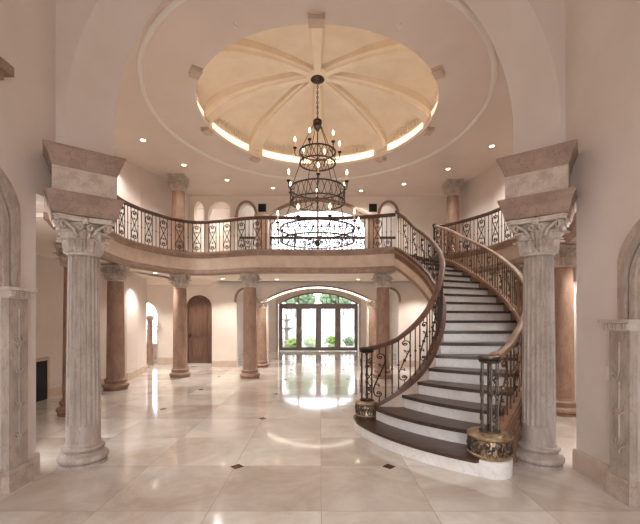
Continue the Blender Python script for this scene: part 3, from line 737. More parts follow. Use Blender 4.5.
mb.tube([(x, y, 3.4), (x, y, 4.36)], .03, 10); mb.ball((x, y, 4.37), .055, 10, 6); mb.ball((x, y, 3.5), .045, 8, 4); mb.build('end_post', 'iron', orl)

# ------------------------------------------------------------------ columns
def leaf(mb, a, rb, z0, h, w, curl, c=(0, 0)):
    r_leaf = w/.30
    """acanthus leaf hugging a bell of radius rb(z)"""
    nu, nv = 6, 8; vs = []
    for j in range(nv+1):
        t = j/nv; lob = 1+.16*math.sin(t*PI*5); wd = w*(.75+.45*math.sin(PI*min(1, t*.9+.1)))*lob*(1 if t < .8 else 1-(t-.8)*3.2)
        z = z0+h*math.sin(min(t, .86)/.86*PI/2); r = rb(z)+.02+.03*t
        if t > .62:
            q = (t-.62)/.38; r += curl*math.sin(q*PI*.62); z -= h*.16*q*q
        for i in range(nu+1):
            u = i/nu*2-1; ridge = (.12*(1-abs(u))+.1*math.cos(u*PI*3.0))*r_leaf
            an = a+u*wd/max(rb(z0), .05); rr = r+ridge-.01*abs(u)
            vs.append((c[0]+rr*math.cos(an), c[1]+rr*math.sin(an), z))
    mb.add(vs, [(j*(nu+1)+i, j*(nu+1)+i+1, (j+1)*(nu+1)+i+1, (j+1)*(nu+1)+i) for j in range(nv) for i in range(nu)])
def capital(mb, r, z0, H, A, rot=0):
    """r shaft radius at top, A abacus half side"""
    rt = r*1.30; ab = H*.13
    def rb(z): 
        t = max(0, min(1, (z-z0)/(H-ab))); return r*.97+(rt-r)*t**4
    mb.lathe([(r*1.0, z0-.02), (r*1.1, z0-.012), (r*1.1, z0+.006), (r*.98, z0+.012)]+[(rb(z0+(H-ab)*t), z0+(H-ab)*t) for t in (.1, .3, .5, .7, .85, 1)], (0, 0, 0), 24)
    for i in range(8): leaf(mb, rot+PI/8+i*PI/4, rb, z0+.01, H*.40, r*.30, .045*r/.15)
    for i in range(8): leaf(mb, rot+i*PI/4, rb, z0+H*.12, H*.54, r*.30, .06*r/.15)
    # abacus with concave sides
    pts = []
    for s in range(4):
        a = rot+PI/4+s*PI/2; c0 = Vector((math.cos(a), math.sin(a)))*A*1.36; t = Vector((-math.sin(a), math.cos(a)))
        p0 = c0+t*A*.12; a2 = a+PI/2; c1 = Vector((math.cos(a2), math.sin(a2)))*A*1.36; t2 = Vector((-math.sin(a2), math.cos(a2))); p1 = c1-t2*A*.12
        mid = (p0+p1)/2; inn = mid*(1-.13)
        pts.append(c0-t*A*.12)
        for k in range(7):
            u = k/6; b = p0.lerp(p1, u); pts.append(b-(mid-inn)*4*u*(1-u))
    seen = []
    for p in pts:
        if not seen or (p-seen[-1]).length > 1e-3: seen.append(p)
    mb.prism([(p.x, p.y) for p in seen], z0+H-ab, z0+H-ab*.35); mb.prism([(p.x*1.04, p.y*1.04) for p in seen], z0+H-ab*.35, z0+H)
    for s in range(4):
        a = rot+PI/4+s*PI/2; ca, sa = math.cos(a), math.sin(a)
        for sg in (-1, 1):
            pts = []
            base_ = [(rb(z0+H*.5)+.01, z0+H*.5), (rt+.02, z0+H*.68), (A*1.08, z0+H*.84)]
            sp = [(A*1.10+.0+math.cos(q)*rr, z0+H*.74+math.sin(q)*rr) for q, rr in [(PI*.6-i*.55, H*.115*(1-i/15)) for i in range(12)]]
            for i, (rr, zz) in enumerate(base_+sp):
                sh = sg*(.22 if i < 2 else .07)*A*(1 if i < 3 else .9); pts.append((ca*rr-sa*sh, sa*rr+ca*sh, zz))
            mb.tube(pts, H*.045, 6, r1=H*.03)
        b = a+PI/4; cb, sb = math.cos(b), math.sin(b)
        mb.ball((cb*A*.98, sb*A*.98, z0+H*.9), H*.085, 8, 5)
        for i in range(6): q = 2*PI*i/6; mb.ball((cb*A*.97-sb*H*.08*math.cos(q), sb*A*.97+cb*H*.08*math.cos(q), z0+H*.9+H*.08*math.sin(q)), H*.045, 5, 4)
        for sg in (-1, 1):
            sp = [(math.cos(q)*rr, math.sin(q)*rr) for q, rr in [(PI*.5+i*.6, H*.10*(1-i/13)) for i in range(11)]]
            mb.tube([(cb*(rt+.03)-sb*(sg*(A*.2+u)), sb*(rt+.03)+cb*(sg*(A*.2+u)), z0+H*.72+v) for u, v in sp], H*.034, 5)
def attic_base(mb, r, z0=0, s=1., plinth=False):
    pr = [(r*1.38, z0), (r*1.38, z0+.035*s), (r*1.34, z0+.04*s)]
    def torus(rr, zc, h): return [(rr-h*.1+h*.5*math.cos(q), zc+h*.5*math.sin(q)) for q in [-PI/2+PI*i/6 for i in range(7)]]
    pr += torus(r*1.30, z0+.085*s, .085*s)+[(r*1.2, z0+.135*s), (r*1.14, z0+.15*s), (r*1.16, z0+.17*s)]+torus(r*1.13, z0+.2*s, .055*s)+[(r*1.06, z0+.235*s), (r*1.06, z0+.25*s), (r*1.0, z0+.27*s)]
    mb.lathe(pr, (0, 0, 0), 40)
    if plinth: mb.box(-r*1.45, r*1.45, -r*1.45, r*1.45, z0, z0+.03)
def column(label, loc, H, r, capH, m, cm_, group=None, fluted=False, rot=0, name='column', A=None, segs=32, z_base=0):
    t = thing(name, label, 'column', (0, 0, 0), group)
    mb = MB(); attic_base(mb, r, s=r/.18); mb.build('base', m, t)
    zb = .27*r/.18; zc = H-capH
    if fluted:
        mb = MB(); mb.lathe([(r, zb), (r, zb+.17), (r*.985, zb+.18)], (0, 0, 0), 40)
        nf = 20; nn = 160
        def mod(a, z): 
            u = (a*nf/(2*PI)) % 1; d = abs(u-.5)*2; return 1-.125*(max(0, 1-(d/.72)**2))**.5 if d < .72 else 1
        zz = [zb+.181, zb+.2]+[zb+.2+(zc-zb-.24)*i/8 for i in range(1, 9)]+[zc-.025]
        mb2 = MB(); prof = [(r*(1-.13*((z-zb)/(zc-zb))**1.4), z) for z in zz]; vs = []
        for j, (rr, z) in enumerate(prof):
            for i in range(nn):
                a = 2*PI*i/nn; q = rr*(mod(a, z) if 0 < j < len(prof)-1 else 1); vs.append((q*math.cos(a), q*math.sin(a), z))
        mb.add(vs, [(j*nn+i, j*nn+(i+1) % nn, (j+1)*nn+(i+1) % nn, (j+1)*nn+i) for j in range(len(prof)-1) for i in range(nn)])
        mb.build('shaft', m, t, angle=30); rt = r*.87
    else:
        mb = MB(); mb.lathe([(r*(1-.12*u**1.5), zb+(zc-zb)*u) for u in [0, .15, .3, .45, .6, .75, .9, 1]], (0, 0, 0), segs); mb.build('shaft', m, t); rt = r*.88
    mb = MB(); capital(mb, rt, zc, capH, A or rt*1.42, rot); mb.build('capital', cm_, t, angle=50)
    t.location = loc
    return t
# front pair with entablature blocks
def front_column(label, loc, rot):
    t = column(label, (0, 0, 0), 2.69, .168, .37, 'stone_taupe', 'stone_carved', fluted=True, rot=0, A=.262)
    e = MB(); s0 = .29
    def sq(mb, s, z0, z1, s2=None):
        s2 = s if s2 is None else s2; mb.add([(-s, -s, z0), (s, -s, z0), (s, s, z0), (-s, s, z0), (-s2, -s2, z1), (s2, -s2, z1), (s2, s2, z1), (-s2, s2, z1)], [(0, 3, 2, 1), (4, 5, 6, 7), (0, 1, 5, 4), (1, 2, 6, 5), (2, 3, 7, 6), (3, 0, 4, 7)])
    def cornice(mb, z0, z1, a, b):
        h = z1-z0; sq(mb, a, z0, z0+h*.12, a+.01); sq(mb, a+.01, z0+h*.12, z0+h*.55, a+(b-a)*.45); sq(mb, a+(b-a)*.5, z0+h*.55, z0+h*.9, b); sq(mb, b, z0+h*.9, z1, b)
    mb = MB(); cornice(mb, 2.695, 2.91, s0, .355); a1 = mb.build('lower_cornice', 'stone_brown', t, smooth=False)
    mb = MB(); sq(mb, s0, 2.91, 3.17); a2 = mb.build('entablature_block', 'stone_mottled', t, smooth=False)
    mb = MB(); cornice(mb, 3.17, 3.37, s0, .365); a3 = mb.build('upper_cornice', 'stone_brown', t, smooth=False)
    t.location = loc; t.rotation_euler = (0, 0, rot)
    return t
front_column('large fluted grey stone column in the left foreground carrying the arch, ornate capital', (-2.65, 4.07, 0), rad(37))
front_column('large fluted grey stone column in the right foreground, beside the foot of the staircase', (2.45, 4.07, 0), rad(-37))

gcol = column('tan stone column under the gallery, standing in front of the dark arched door', (-3.9, 10.12, 0), 2.83, .19, .34, 'stone_tan', 'stone_carved', A=.215)
def gc(x, y, label): return dup(gcol, (x, y, 0), 0, label)
gc(-4.70, 8.35, 'tan stone column under the left gallery, beside the lit curved wall')
gc(-4.17, 6.2, 'tan stone column mostly hidden behind the left foreground column')
gc(-1.92, 9.95, 'tan stone column under the gallery, left of the wide lit arch')
gc(1.72, 9.95, 'tan stone column under the gallery, right of the wide lit arch')
gc(4.12, 6.2, 'tan stone column seen past the right foreground column, near the side passage')
gc(4.66, 8.35, 'tan stone column under the right gallery, behind the staircase')
gc(3.98, 10.42, 'tan stone column beneath the gallery, behind the upper flight of the staircase')
uc = column('upper tan column with ornate capital on the left part of the gallery, reaching the ceiling', (-4.04, 10.36, FL), CZ-FL-.005, .19, .42, 'stone_tan', 'stone_carved', A=.225)
dup(uc, (3.93, 10.75, FL), 0, 'upper tan column with ornate capital on the right part of the gallery, above the stairs')
lc = column('short tan column at the left springing of the wide lit arch', (AX-1.88, YB-.02, 0), 2.27, .17, .27, 'stone_tan', 'stone_carved', A=.18)
dup(lc, (AX+1.88, YB-.02, 0), 0, 'short tan column at the right springing of the wide lit arch')
column('small low tan column standing beside the bright side opening at far left', (-6.12, 13.05, 0), 1.74, .10, .16, 'stone_tan', 'stone_carved', A=.12)

# ------------------------------------------------------------------ arch mouldings at the back
mb = MB(); arch_band(mb, AX, YB-.06, YB+.0, 2.27, 1.68, .42, .055, 'seg')
ca_ = thing('arch_moulding', 'wide shallow brown arch moulding with a glowing light line, over the middle opening', 'arch moulding', (AX, YB, 2.3))
mb.build('moulding', 'stone_brown', ca_)
mb = MB(); arch_band(mb, AX, YB-.05, YB+.0, 2.235, 1.66, .42, .03, 'seg'); mb.build('light_strip', 'led_white', ca_)
for s, nm in ((-1, 'left'), (1, 'right')):
    mb = MB(); arch_band(mb, AX+s*2.41, YB-.07, YB, 2.25, .31, .36, .07, 'ell'); mb.ball((AX+s*2.41-.345, YB-.04, 2.22), .05, 8, 5); mb.ball((AX+s*2.41+.345, YB-.04, 2.22), .05, 8, 5)
    single(mb, 'arch_moulding', 'stone_brown', 'small round brown arch moulding on the ground floor, %s of the wide lit arch' % nm, 'arch moulding', origin=(AX+s*2.41, YB, 2.3))
    mb = MB(); arch_band(mb, AX+s*2.34, YU-.07, YU, 5.02, .28, .42, .08, 'ell'); mb.ball((AX+s*2.34-s*.33, YU-.04, 4.99), .06, 8, 5); mb.ball((AX+s*2.34+s*.33, YU-.04, 4.99), .06, 8, 5)
    single(mb, 'arch_moulding', 'stone_tan', 'small round brown arch moulding upstairs, %s of the wide upper arch' % nm, 'arch moulding', origin=(AX+s*2.34, YU, 5.1))
    # upper piers
    p = thing('pier', 'square brown pier with moulded cap behind the gallery railing, %s of the wide upper arch' % nm, 'pier', (AX+s*1.83, YU, FL))
    x = AX+s*1.83
    mb = MB(); mb.box(x-.17, x+.17, YU-.12, YU-.003, FL+.12, 4.93); mb.build('shaft', 'stone_tan', p, smooth=False)
    mb = MB(); mb.box(x-.20, x+.20, YU-.15, YU-.003, FL, FL+.12); mb.build('base', 'stone_brown', p, smooth=False)
    mb = MB(); mb.box(x-.20, x+.20, YU-.15, YU-.003, 4.93, 4.97); mb.box(x-.23, x+.23, YU-.19, YU-.003, 4.97, 5.03); mb.build('cap', 'stone_brown', p, smooth=False)
    # vents
    v = thing('wall_vent', 'small square black speaker grille high on the wall, above the %s upper pier' % nm, 'vent', (x, YU, 5.33))
    mb = MB(); mb.box(x-.13, x+.13, YU-.015, YU-.002, 5.16, 5.42); mb.build('frame', 'black', v, smooth=False)
    mb = MB()
    for i in range(7): mb.box(x-.11, x+.11, YU-.022, YU-.015, 5.185+i*.032, 5.2+i*.032)
    mb.build('slats', 'black', v, smooth=False)
mb = MB(); arch_band(mb, AX, YU-.08, YU, 5.0, 1.6, .5, .09, 'seg')
single(mb, 'arch_moulding', 'stone_tan', 'wide shallow brown arch moulding upstairs behind the chandelier', 'arch moulding', origin=(AX, YU, 5.2))
# railings between the upper piers
def small_rail(x0, x1, label):
    g = thing('inner_railing', label, 'railing', ((x0+x1)/2, 12.12, FL))
    mb = MB(); hand(mb, [(x0, 12.12, 4.34), (x1, 12.12, 4.34)], 1.1); mb.build('handrail', 'wood_dark', g)
    mb = MB(); mb.box(x0, x1, 12.10, 12.14, FL+.08, FL+.10); mb.build('bottom_rail', 'iron', g)
    fill_rail(g, [(x0, 12.12, 0), (x1, 12.12, 0)], lambda q: FL+.1, lambda q: 4.3, 'bSb', .13, bar_me, pan_me)
small_rail(AX-1.58, AX+1.58, 'straight dark railing across the wide upper arch, behind the chandelier')
small_rail(AX-2.60, AX-2.08, 'short dark railing in the small upper arch left of the wide one')
small_rail(AX+2.08, AX+2.60, 'short dark railing in the small upper arch right of the wide one')

# ------------------------------------------------------------------ doors and windows
def arched_leaf(mb, x0, x1, y0, y1, z0, zs, rise, n=16):
    o = (x0, x1, 0, zs, rise, 'ell'); xs_ = [(x0+x1)/2-(x1-x0)/2*math.cos(PI*i/n) for i in range(n+1)]
    vs = [];
    for x in xs_:
        t = arch_top(x, o); vs += [(x, y0, z0), (x, y0, t), (x, y1, t), (x, y1, z0)]
    fs = [(4*i+k, 4*i+(k+1) % 4, 4*i+4+(k+1) % 4, 4*i+4+k) for i in range(n) for k in range(4)]+[(0, 1, 2, 3), (4*n, 4*n+1, 4*n+2, 4*n+3)]
    mb.add(vs, fs)
d1 = struct(bpy.data.objects.new('door_1', None)); C.objects.link(d1); d1.location = (-4.405, 13.25, 0)
mb = MB(); arch_band(mb, -4.405, 13.24, 13.36, 2.03, .40, .385, .072, 'ell', z0=0); mb.build('door_frame', 'wood_door', d1)
mb = MB(); arched_leaf(mb, -4.80, -4.01, 13.29, 13.34, .005, 2.03, .38); mb.build('door_leaf', 'wood_door', d1, smooth=False)
mb = MB(); arched_leaf(mb, -4.67, -4.14, 13.27, 13.292, 1.02, 2.0, .28); arch_band(mb, -4.405, 13.262, 13.29, 2.0, .265, .28, .025, 'ell', z0=1.0); mb.box(-4.69, -4.12, 13.262, 13.29, .99, 1.015); mb.build('upper_panel', 'wood_door', d1, smooth=False)
mb = MB(); mb.box(-4.67, -4.14, 13.27, 13.292, .22, .86); mb.build('lower_panel', 'wood_door', d1, smooth=False)
mb = MB(); 
for a in ((-4.69, -4.12, .2, .225), (-4.69, -4.12, .855, .88), (-4.69, -4.665, .2, .88), (-4.145, -4.12, .2, .88)): mb.box(a[0], a[1], 13.262, 13.29, a[2], a[3])
mb.build('panel_moulding', 'wood_door', d1, smooth=False)
mb = MB(); mb.ball((-4.745, 13.25, 1.02), .03, 10, 6); mb.box(-4.765, -4.725, 13.275, 13.29, .93, 1.1); mb.build('door_handle', 'iron', d1)
# french doors: four glazed leaves and an arched transom
d2 = struct(bpy.data.objects.new('door_2', None)); C.objects.link(d2); d2.location = (AX, YR, 0)
mb = MB(); arch_band(mb, AX, YR+.03, YR+.16, 2.36, 1.96, .55, .07, 'seg', z0=0); mb.box(AX-1.96, AX+1.96, YR+.03, YR+.16, 2.26, 2.40)
for x in (-1.0, 1.0): mb.box(AX+x-.035, AX+x+.035, YR+.03, YR+.16, 2.4, arch_top(x, (-1.96, 1.96, 0, 2.36, .55, 'seg')))
mb.build('door_frame', 'door_grey', d2, smooth=False)
mb = MB(); arched_leaf(mb, AX-1.95, AX+1.95, YR+.09, YR+.095, 2.4, 2.34, .54)
o = (AX-1.95, AX+1.95, 0, 2.36, .54, 'seg'); mb = MB(); vs = []
for i in range(25):
    x = AX-1.94+3.88*i/24; vs += [(x, YR+.09, 2.39), (x, YR+.09, max(2.4, arch_top(x, o)))]
mb.add(vs, [(2*i, 2*i+1, 2*i+3, 2*i+2) for i in range(24)]); mb.build('transom_pane', 'glass', d2, smooth=False)
for i in range(4):
    a = AX-1.96+.98*i; b = a+.98; w = .14; lf = MB()
    lf.box(a+.001, a+w, YR+.05, YR+.11, .02, 2.26); lf.box(b-w, b-.001, YR+.05, YR+.11, .02, 2.26); lf.box(a+w, b-w, YR+.05, YR+.11, .02, .2); lf.box(a+w, b-w, YR+.05, YR+.11, 2.14, 2.26)
    l = lf.build('door_leaf', 'door_grey', d2, smooth=False)
    mb = MB(); mb.box(a+w, b-w, YR+.08, YR+.085, .2, 2.14); mb.build('pane', 'glass', l, smooth=False)
    mb = MB(); hx = b-.06 if i % 2 == 0 else a+.06; mb.box(hx-.015, hx+.015, YR+.02, YR+.05, .95, 1.2); mb.build('handle', 'gold_metal', l, smooth=False)
mb = MB(); arch_band(mb, AX, YR-.05, YR-.002, 2.38, 2.03, .6, .22, 'seg', z0=0); struct(mb.build('trim_2', 'stone_band'))
# upper arched window and side window
def arched_window(nm, x0, x1, y, z0, zs, rise, nx, zbars, m='wood_door'):
    w = struct(bpy.data.objects.new(nm, None)); C.objects.link(w); w.location = ((x0+x1)/2, y, z0); c = (x0+x1)/2; o = (x0, x1, 0, zs, rise, 'ell')
    mb = MB(); arch_band(mb, c, y, y+.08, zs, (x1-x0)/2-.07, rise-.07, .07, 'ell', z0=z0); mb.box(x0, x1, y, y+.08, z0, z0+.07)
    for i in range(1, nx): x = x0+(x1-x0)*i/nx; mb.box(x-.025, x+.025, y+.01, y+.06, z0, arch_top(x, o)-.03)
    for z in zbars: mb.box(x0+.05, x1-.05, y+.01, y+.06, z-.025, z+.025)
    mb.build('window_frame', m, w, smooth=False)
    mb = MB(); arched_leaf(mb, x0+.05, x1-.05, y+.035, y+.04, z0, zs, rise-.05); mb.build('window_pane', 'glass', w, smooth=False)
arched_window('window_1', AX-2.4, AX+2.4, YR+.05, 5.0, 6.3, .9, 4, [6.3], 'white_trim')
arched_window('window_2', -7.6, -6.0, 15.35, .5, 2.1, .35, 2, [1.3], 'white_trim')

# ------------------------------------------------------------------ fireplace on left wall
fp = thing('fireplace', 'small dark fireplace opening with pale surround on the curved left wall', 'fireplace', (-5.5, 7.0, 0))
x = -5.53
mb = MB(); mb.box(x-.02, x+.05, 6.53, 6.6, 0, .84); mb.box(x-.02, x+.05, 7.30, 7.36, 0, .84); mb.box(x-.02, x+.05, 6.6, 7.30, .78, .84); mb.build('surround', 'stone_band', fp, smooth=False)
mb = MB(); mb.box(x-.02, x+.045, 6.6, 7.30, .0, .78); mb.build('firebox', 'black', fp, smooth=False)

# ------------------------------------------------------------------ niches in the vestibule
def niche(side, X, yc, hw, shelf, zs, label, ztop_extra=0):
    # side +1: wall on left (faces +x); -1: wall on right (faces -x)
    t = thing('arched_niche_surround', label, 'niche surround', (X, yc, 0))
    def bx(mb, d0, d1, y0, y1, z0, z1):
        a, b = X+side*d0, X+side*d1; mb.box(min(a, b), max(a, b), y0, y1, z0, z1)
    for s in (-1, 1):
        y0, y1 = yc+s*hw-.15, yc+s*hw+.15
        if s > 0: y0, y1 = yc+hw-.22, yc+hw
        else: y0, y1 = yc-hw, yc-hw+.22
        mb = MB(); bx(mb, 0, .07, y0, y1, .2, shelf-.1); pil = mb.build('pilaster', 'stone_taupe', t, smooth=False)
        mb = MB(); bx(mb, 0, .1, y0-.03, y1+.03, 0, .16); bx(mb, 0, .085, y0-.015, y1+.015, .16, .2); mb.build('pilaster_base', 'stone_mottled', pil, smooth=False)
        # carved acanthus sprigs on the pilaster
        mb = MB(); z = .45
        while z < shelf-.25:
            for q in range(5):
                an = PI/2+(q-2)*.55; cy = (y0+y1)/2
                mb.tube([(X+side*(.072+.008*math.sin(u*3)), cy+math.cos(an)*.075*u, z+math.sin(an)*.10*u) for u in (0, .3, .6, .85, 1)], .012, 5, r1=.004)
            z += .3
        mb.tube([(X+side*.073, (y0+y1)/2, .4), (X+side*.073, (y0+y1)/2, shelf-.2)], .008, 5); mb.build('carved_sprigs', 'stone_taupe', pil)
        mb = MB(); bx(mb, 0, .10, y0-.03, y1+.03, shelf-.1, shelf-.03); bx(mb, 0, .14, y0-.07, y1+.06, shelf-.03, shelf)
        for k in range(int((y1-y0+.06)/.03)): bx(mb, .10, .125, y0-.03+k*.03, y0-.03+k*.03+.016, shelf-.085, shelf-.035)
        mb.build('dentil_cap', 'stone_carved', t, smooth=False)
    # mouldings: nested arches standing on the caps
    for (w0, w1, d, m_) in ((hw-.16, hw-.10, .06, 'stone_taupe'), (hw-.24, hw-.185, .045, 'stone_taupe')):
        mb = MB(); n = 30; inn = [(yc-w0, shelf)]+[(yc-w0*math.cos(PI*i/n), zs-.15+w0*.92*math.sin(PI*i/n)) for i in range(n+1)]+[(yc+w0, shelf)]
        out = [(yc-w1, shelf)]+[(yc-w1*math.cos(PI*i/n), zs-.15+w1*.92*math.sin(PI*i/n)) for i in range(n+1)]+[(yc+w1, shelf)]
        vs = []
        for a, b in zip(inn, out): vs += [(X, a[0], a[1]), (X+side*d, a[0], a[1]), (X+side*d, b[0], b[1]), (X, b[0], b[1])]
        N = len(inn); mb.add(vs, [(4*i+k, 4*i+(k+1) % 4, 4*i+4+(k+1) % 4, 4*i+4+k) for i in range(N-1) for k in range(4)]); mb.build('arch_moulding', m_, t)
    # stone panel with rounded head
    mb = MB(); w0 = hw-.03; n = 30; rr = w0
    pts = [(yc-w0, shelf)]+[(yc-rr*math.cos(PI*i/n), zs+rr*.72*math.sin(PI*i/n)) for i in range(n+1)]+[(yc+w0, shelf)]
    mm = [(yc, shelf)]
    vs = [(X+side*.022, yc, shelf)]+[(X+side*.022, a, b) for a, b in pts]; mb.add(vs, [(0, i, i+1) for i in range(1, len(pts))])
    vs = []
    for a, b in pts: vs += [(X, a, b), (X+side*.022, a, b)]
    mb.add(vs, [(2*i, 2*i+1, 2*i+3, 2*i+2) for i in range(len(pts)-1)]); mb.build('back_panel', 'stone_mottled', t, smooth=False)
    return t
niche(1, -2.95, 2.83, .75, 1.90, 2.62, 'arched stone niche surround on the left wall, nearest the viewer')
niche(-1, 2.74, 2.62, .73, 1.60, 2.08, 'arched stone niche surround on the right wall, nearest the viewer')
mb = MB(); mb.box(-2.95, -2.83, 2.2, 3.36, 3.84, 3.93); mb.box(-2.95, -2.88, 2.25, 3.31, 3.78, 3.84)
single(mb, 'wall_ledge', 'stone_brown', 'short brown stone ledge high on the left wall above the niche', 'ledge', smooth=False, origin=(-2.95, 2.8, 3.8))
ls = thing('light_switch', 'small pale light switch plate on the right wall beside the niche', 'light switch', (2.74, 3.42, 1.09))
mb = MB(); mb.box(2.728, 2.739, 3.39, 3.46, 1.03, 1.15); mb.build('plate', 'white_trim', ls, smooth=False)
mb = MB(); mb.box(2.722, 2.728, 3.415, 3.435, 1.07, 1.11); mb.build('toggle', 'white_trim', ls, smooth=False)

# ------------------------------------------------------------------ chandelier
CHX, CHY = CC
ch = thing('chandelier', 'three tiered wrought iron ring chandelier with candle bulbs hanging from the dome', 'chandelier', (CHX, CHY, 3.1))
mb = MB(); mb.lathe([(.02, 6.459), (.13, 6.459), (.14, 6.445), (.11, 6.42), (.05, 6.405), (.02, 6.38)], (CHX, CHY, 0), 24); mb.build('canopy', 'iron', ch)
mb = MB(); z = 6.38; k = 0
while z > 5.66:
    r_ = .022; pts = []
    for i in range(8):
        a = 2*PI*i/8; u = math.cos(a)*r_*.7; pts.append((CHX+(u if k % 2 else 0), CHY+(0 if k % 2 else u), z-.03+math.sin(a)*.036))
    mb.tube(pts, .007, 4, closed=True); z -= .052; k += 1
mb.build('chain', 'iron', ch)
mb = MB(); mb.lathe([(.02, 5.66), (.05, 5.65), (.085, 5.62), (.09, 5.56), (.075, 5.55), (.08, 5.48), (.05, 5.46), (.02, 5.40)], (CHX, CHY, 0), 20)
mb.tube([(CHX, CHY, 5.6), (CHX, CHY, 3.2)], .012, 6); mb.build('centre_hub', 'iron', ch)
def ch_ring(r, zt, zb, nd):
    mb = MB(); n = 48
    for z, h in ((zt-.02, .022), (zb, .022)):
        mb.sweep([(CHX+r*math.cos(2*PI*i/n), CHY+r*math.sin(2*PI*i/n), z) for i in range(n)], [(-.014, 0), (.014, 0), (.014, h), (-.014, h)], closed=True)
    ring = mb.build('ring', 'iron', ch)
    mb = MB(); h = zt-zb-.02
    for i in range(nd):
        a0 = 2*PI*i/nd; a1 = 2*PI*(i+1)/nd
        for s in (0, 1):
            pts = [(CHX+r*math.cos(a0+(a1-a0)*t), CHY+r*math.sin(a0+(a1-a0)*t), zb+.01+h*((1-math.cos(t*PI))/2 if s else (1+math.cos(t*PI))/2)) for t in (0, .25, .5, .75, 1)]
            mb.tube(pts, .0065, 4)
    mb.build('lattice', 'iron', ring)
    return ring
def candle_arm(a, r, z, big=1.):
    ca, sa = math.cos(a), math.sin(a); R = r+.10
    def P(rr, zz): return (CHX+ca*rr, CHY+sa*rr, zz)
    mb = MB(); mb.tube(cm([P(r, z-.13), P(r+.05, z-.17), P(r+.10, z-.12), P(R, z-.02)], 5), .009, 5)
    mb.lathe([(.008, z-.03), (.03, z-.02), (.042, z+.0), (.04, z+.008), (.014, z+.01), (.012, z+.02)], P(R, 0)[:2]+(0,), 10); mb.ball(P(R, z-.05), .018, 6, 4)
    arm = mb.build('candle_arm', 'iron', ch)
    mb = MB(); mb.lathe([(.014, z+.01), (.015, z+.12), (.008, z+.125)], P(R, 0)[:2]+(0,), 8); mb.build('candle', 'candle', arm)
    mb = MB(); mb.lathe([(.006, z+.125), (.017, z+.145), (.02, z+.165), (.013, z+.195), (.003, z+.222)], P(R, 0)[:2]+(0,), 8); mb.build('bulb', 'bulb', arm)
tiers = [(.36, 4.99, 4.74, 16, 6, .2), (.55, 4.24, 3.95, 26, 6, .55), (.745, 3.43, 3.17, 36, 9, .1)]
for r, zt, zb, nd, nc, ph in tiers:
    ch_ring(r, zt, zb, nd)
    for i in range(nc): candle_arm(ph+2*PI*i/nc, r, zt+.04)
mb = MB()
def hang(r0, z0, r1, z1, n, ph):
    for i in range(n):
        a = ph+2*PI*i/n; mb.tube([(CHX+r0*math.cos(a), CHY+r0*math.sin(a), z0), (CHX+r1*math.cos(a), CHY+r1*math.sin(a), z1)], .008, 5)
hang(.07, 5.56, .36, 4.99, 4, .5); hang(.36, 4.75, .55, 4.23, 4, .5); hang(.55, 3.96, .745, 3.42, 4, .5)
for r, z in ((.36, 4.86), (.55, 4.0), (.745, 3.2)):
    for i in range(2): a = .5+i*PI/2; mb.tube([(CHX-r*math.cos(a), CHY-r*math.sin(a), z), (CHX+r*math.cos(a), CHY+r*math.sin(a), z)], .008, 5)
mb.build('suspension_rods', 'iron', ch)
mb = MB(); mb.ball((CHX, CHY, 3.14), .05, 12, 8, 1.3); mb.build('finial', 'iron', ch)
lamp('chandelier_light', (CHX, CHY, 5.15), P_CHAND*.8, WARM, r=.3, parent=ch); lamp('chandelier_light', (CHX, CHY, 4.42), P_CHAND, WARM, r=.4, parent=ch); lamp('chandelier_light', (CHX, CHY, 3.65), P_CHAND*1.3, WARM, r=.5, parent=ch)

# ------------------------------------------------------------------ downlights
def downlight(x, y, z, power, label, group, spot=120, col=WARM2):
    t = thing('recessed_downlight', label, 'ceiling light', (x, y, z), group)
    mb = MB(); mb.lathe([(.055, z), (.055, z-.006), (.075, z-.006), (.078, z)], (x, y, 0), 20); mb.build('trim_ring', 'white_trim', t)
    mb = MB(); mb.lathe([(.001, z-.004), (.052, z-.004), (.052, z-.002), (.001, z-.001)], (x, y, 0), 16); mb.build('lens', 'lens', t)
    lamp('downlight_lamp', (x, y, z-.03), power, col, 'SPOT', .05, t, spot)
for px, py in ((143, 140), (184, 165), (227, 180), (273, 188), (361, 191), (404, 184), (448, 169), (492, 146)):
    Y = 363*(CZ-1.6)/(319.5-py); X = (px-320)/363*Y
    Y = min(Y, 11.5)
    side = {143: 'nearest the viewer at left', 184: 'second from the left end', 227: 'third from the left end', 273: 'just left of the chandelier', 361: 'just right of the chandelier', 404: 'third from the right end', 448: 'second from the right end', 492: 'nearest the viewer at right'}[px]
    downlight(X, Y, CZ, P_DOWN, 'small round ceiling downlight outside the ring moulding, '+side, 'ceiling downlights around the ring')
for i, (x, y) in enumerate([(-4.2, 6.0), (4.1, 6.0), (-2.9, 4.9), (2.8, 4.9)]):
    downlight(x, y, CZ, P_DOWN, 'small ceiling downlight close to the foreground arch, out of direct view', 'ceiling downlights beside the arch')
for x, y in [(-1.35, 11.4), (1.2, 11.4), (-4.3, 12.3), (-4.45, 9.8), (-3.0, 11.2), (3.3, 11.3), (4.9, 9.3), (4.75, 7.3), (4.6, 5.6), (-6.6, 12.3)]:  # some are visible; the rest are added to light the floor below
    downlight(x, y, 2.86, P_LOW, 'small downlight in the soffit under the gallery', 'downlights under the gallery')
for x, y in ((-1.3, 2.3), (1.15, 2.3), (-1.3, -.6), (1.15, -.6)):  # added spots that brighten the vestibule floor and lower walls
    a_ = math.acos(max(-1, min(1, -(x+.105)/2.845))); downlight(x, y, 5.0+1.75*math.sin(a_)**.8-.03, P_VEST, 'downlight in the vault above the viewer, out of view', 'vestibule downlights', 66, NEUT)
for x, y in ((-4.95, 8.0), (-4.92, 8.55), (4.78, 8.0), (4.72, 8.55)):  # added out of sight to brighten the gallery wall
    downlight(x, y, CZ, 150, 'small ceiling downlight washing the curved gallery wall', 'gallery wall washers', 130)
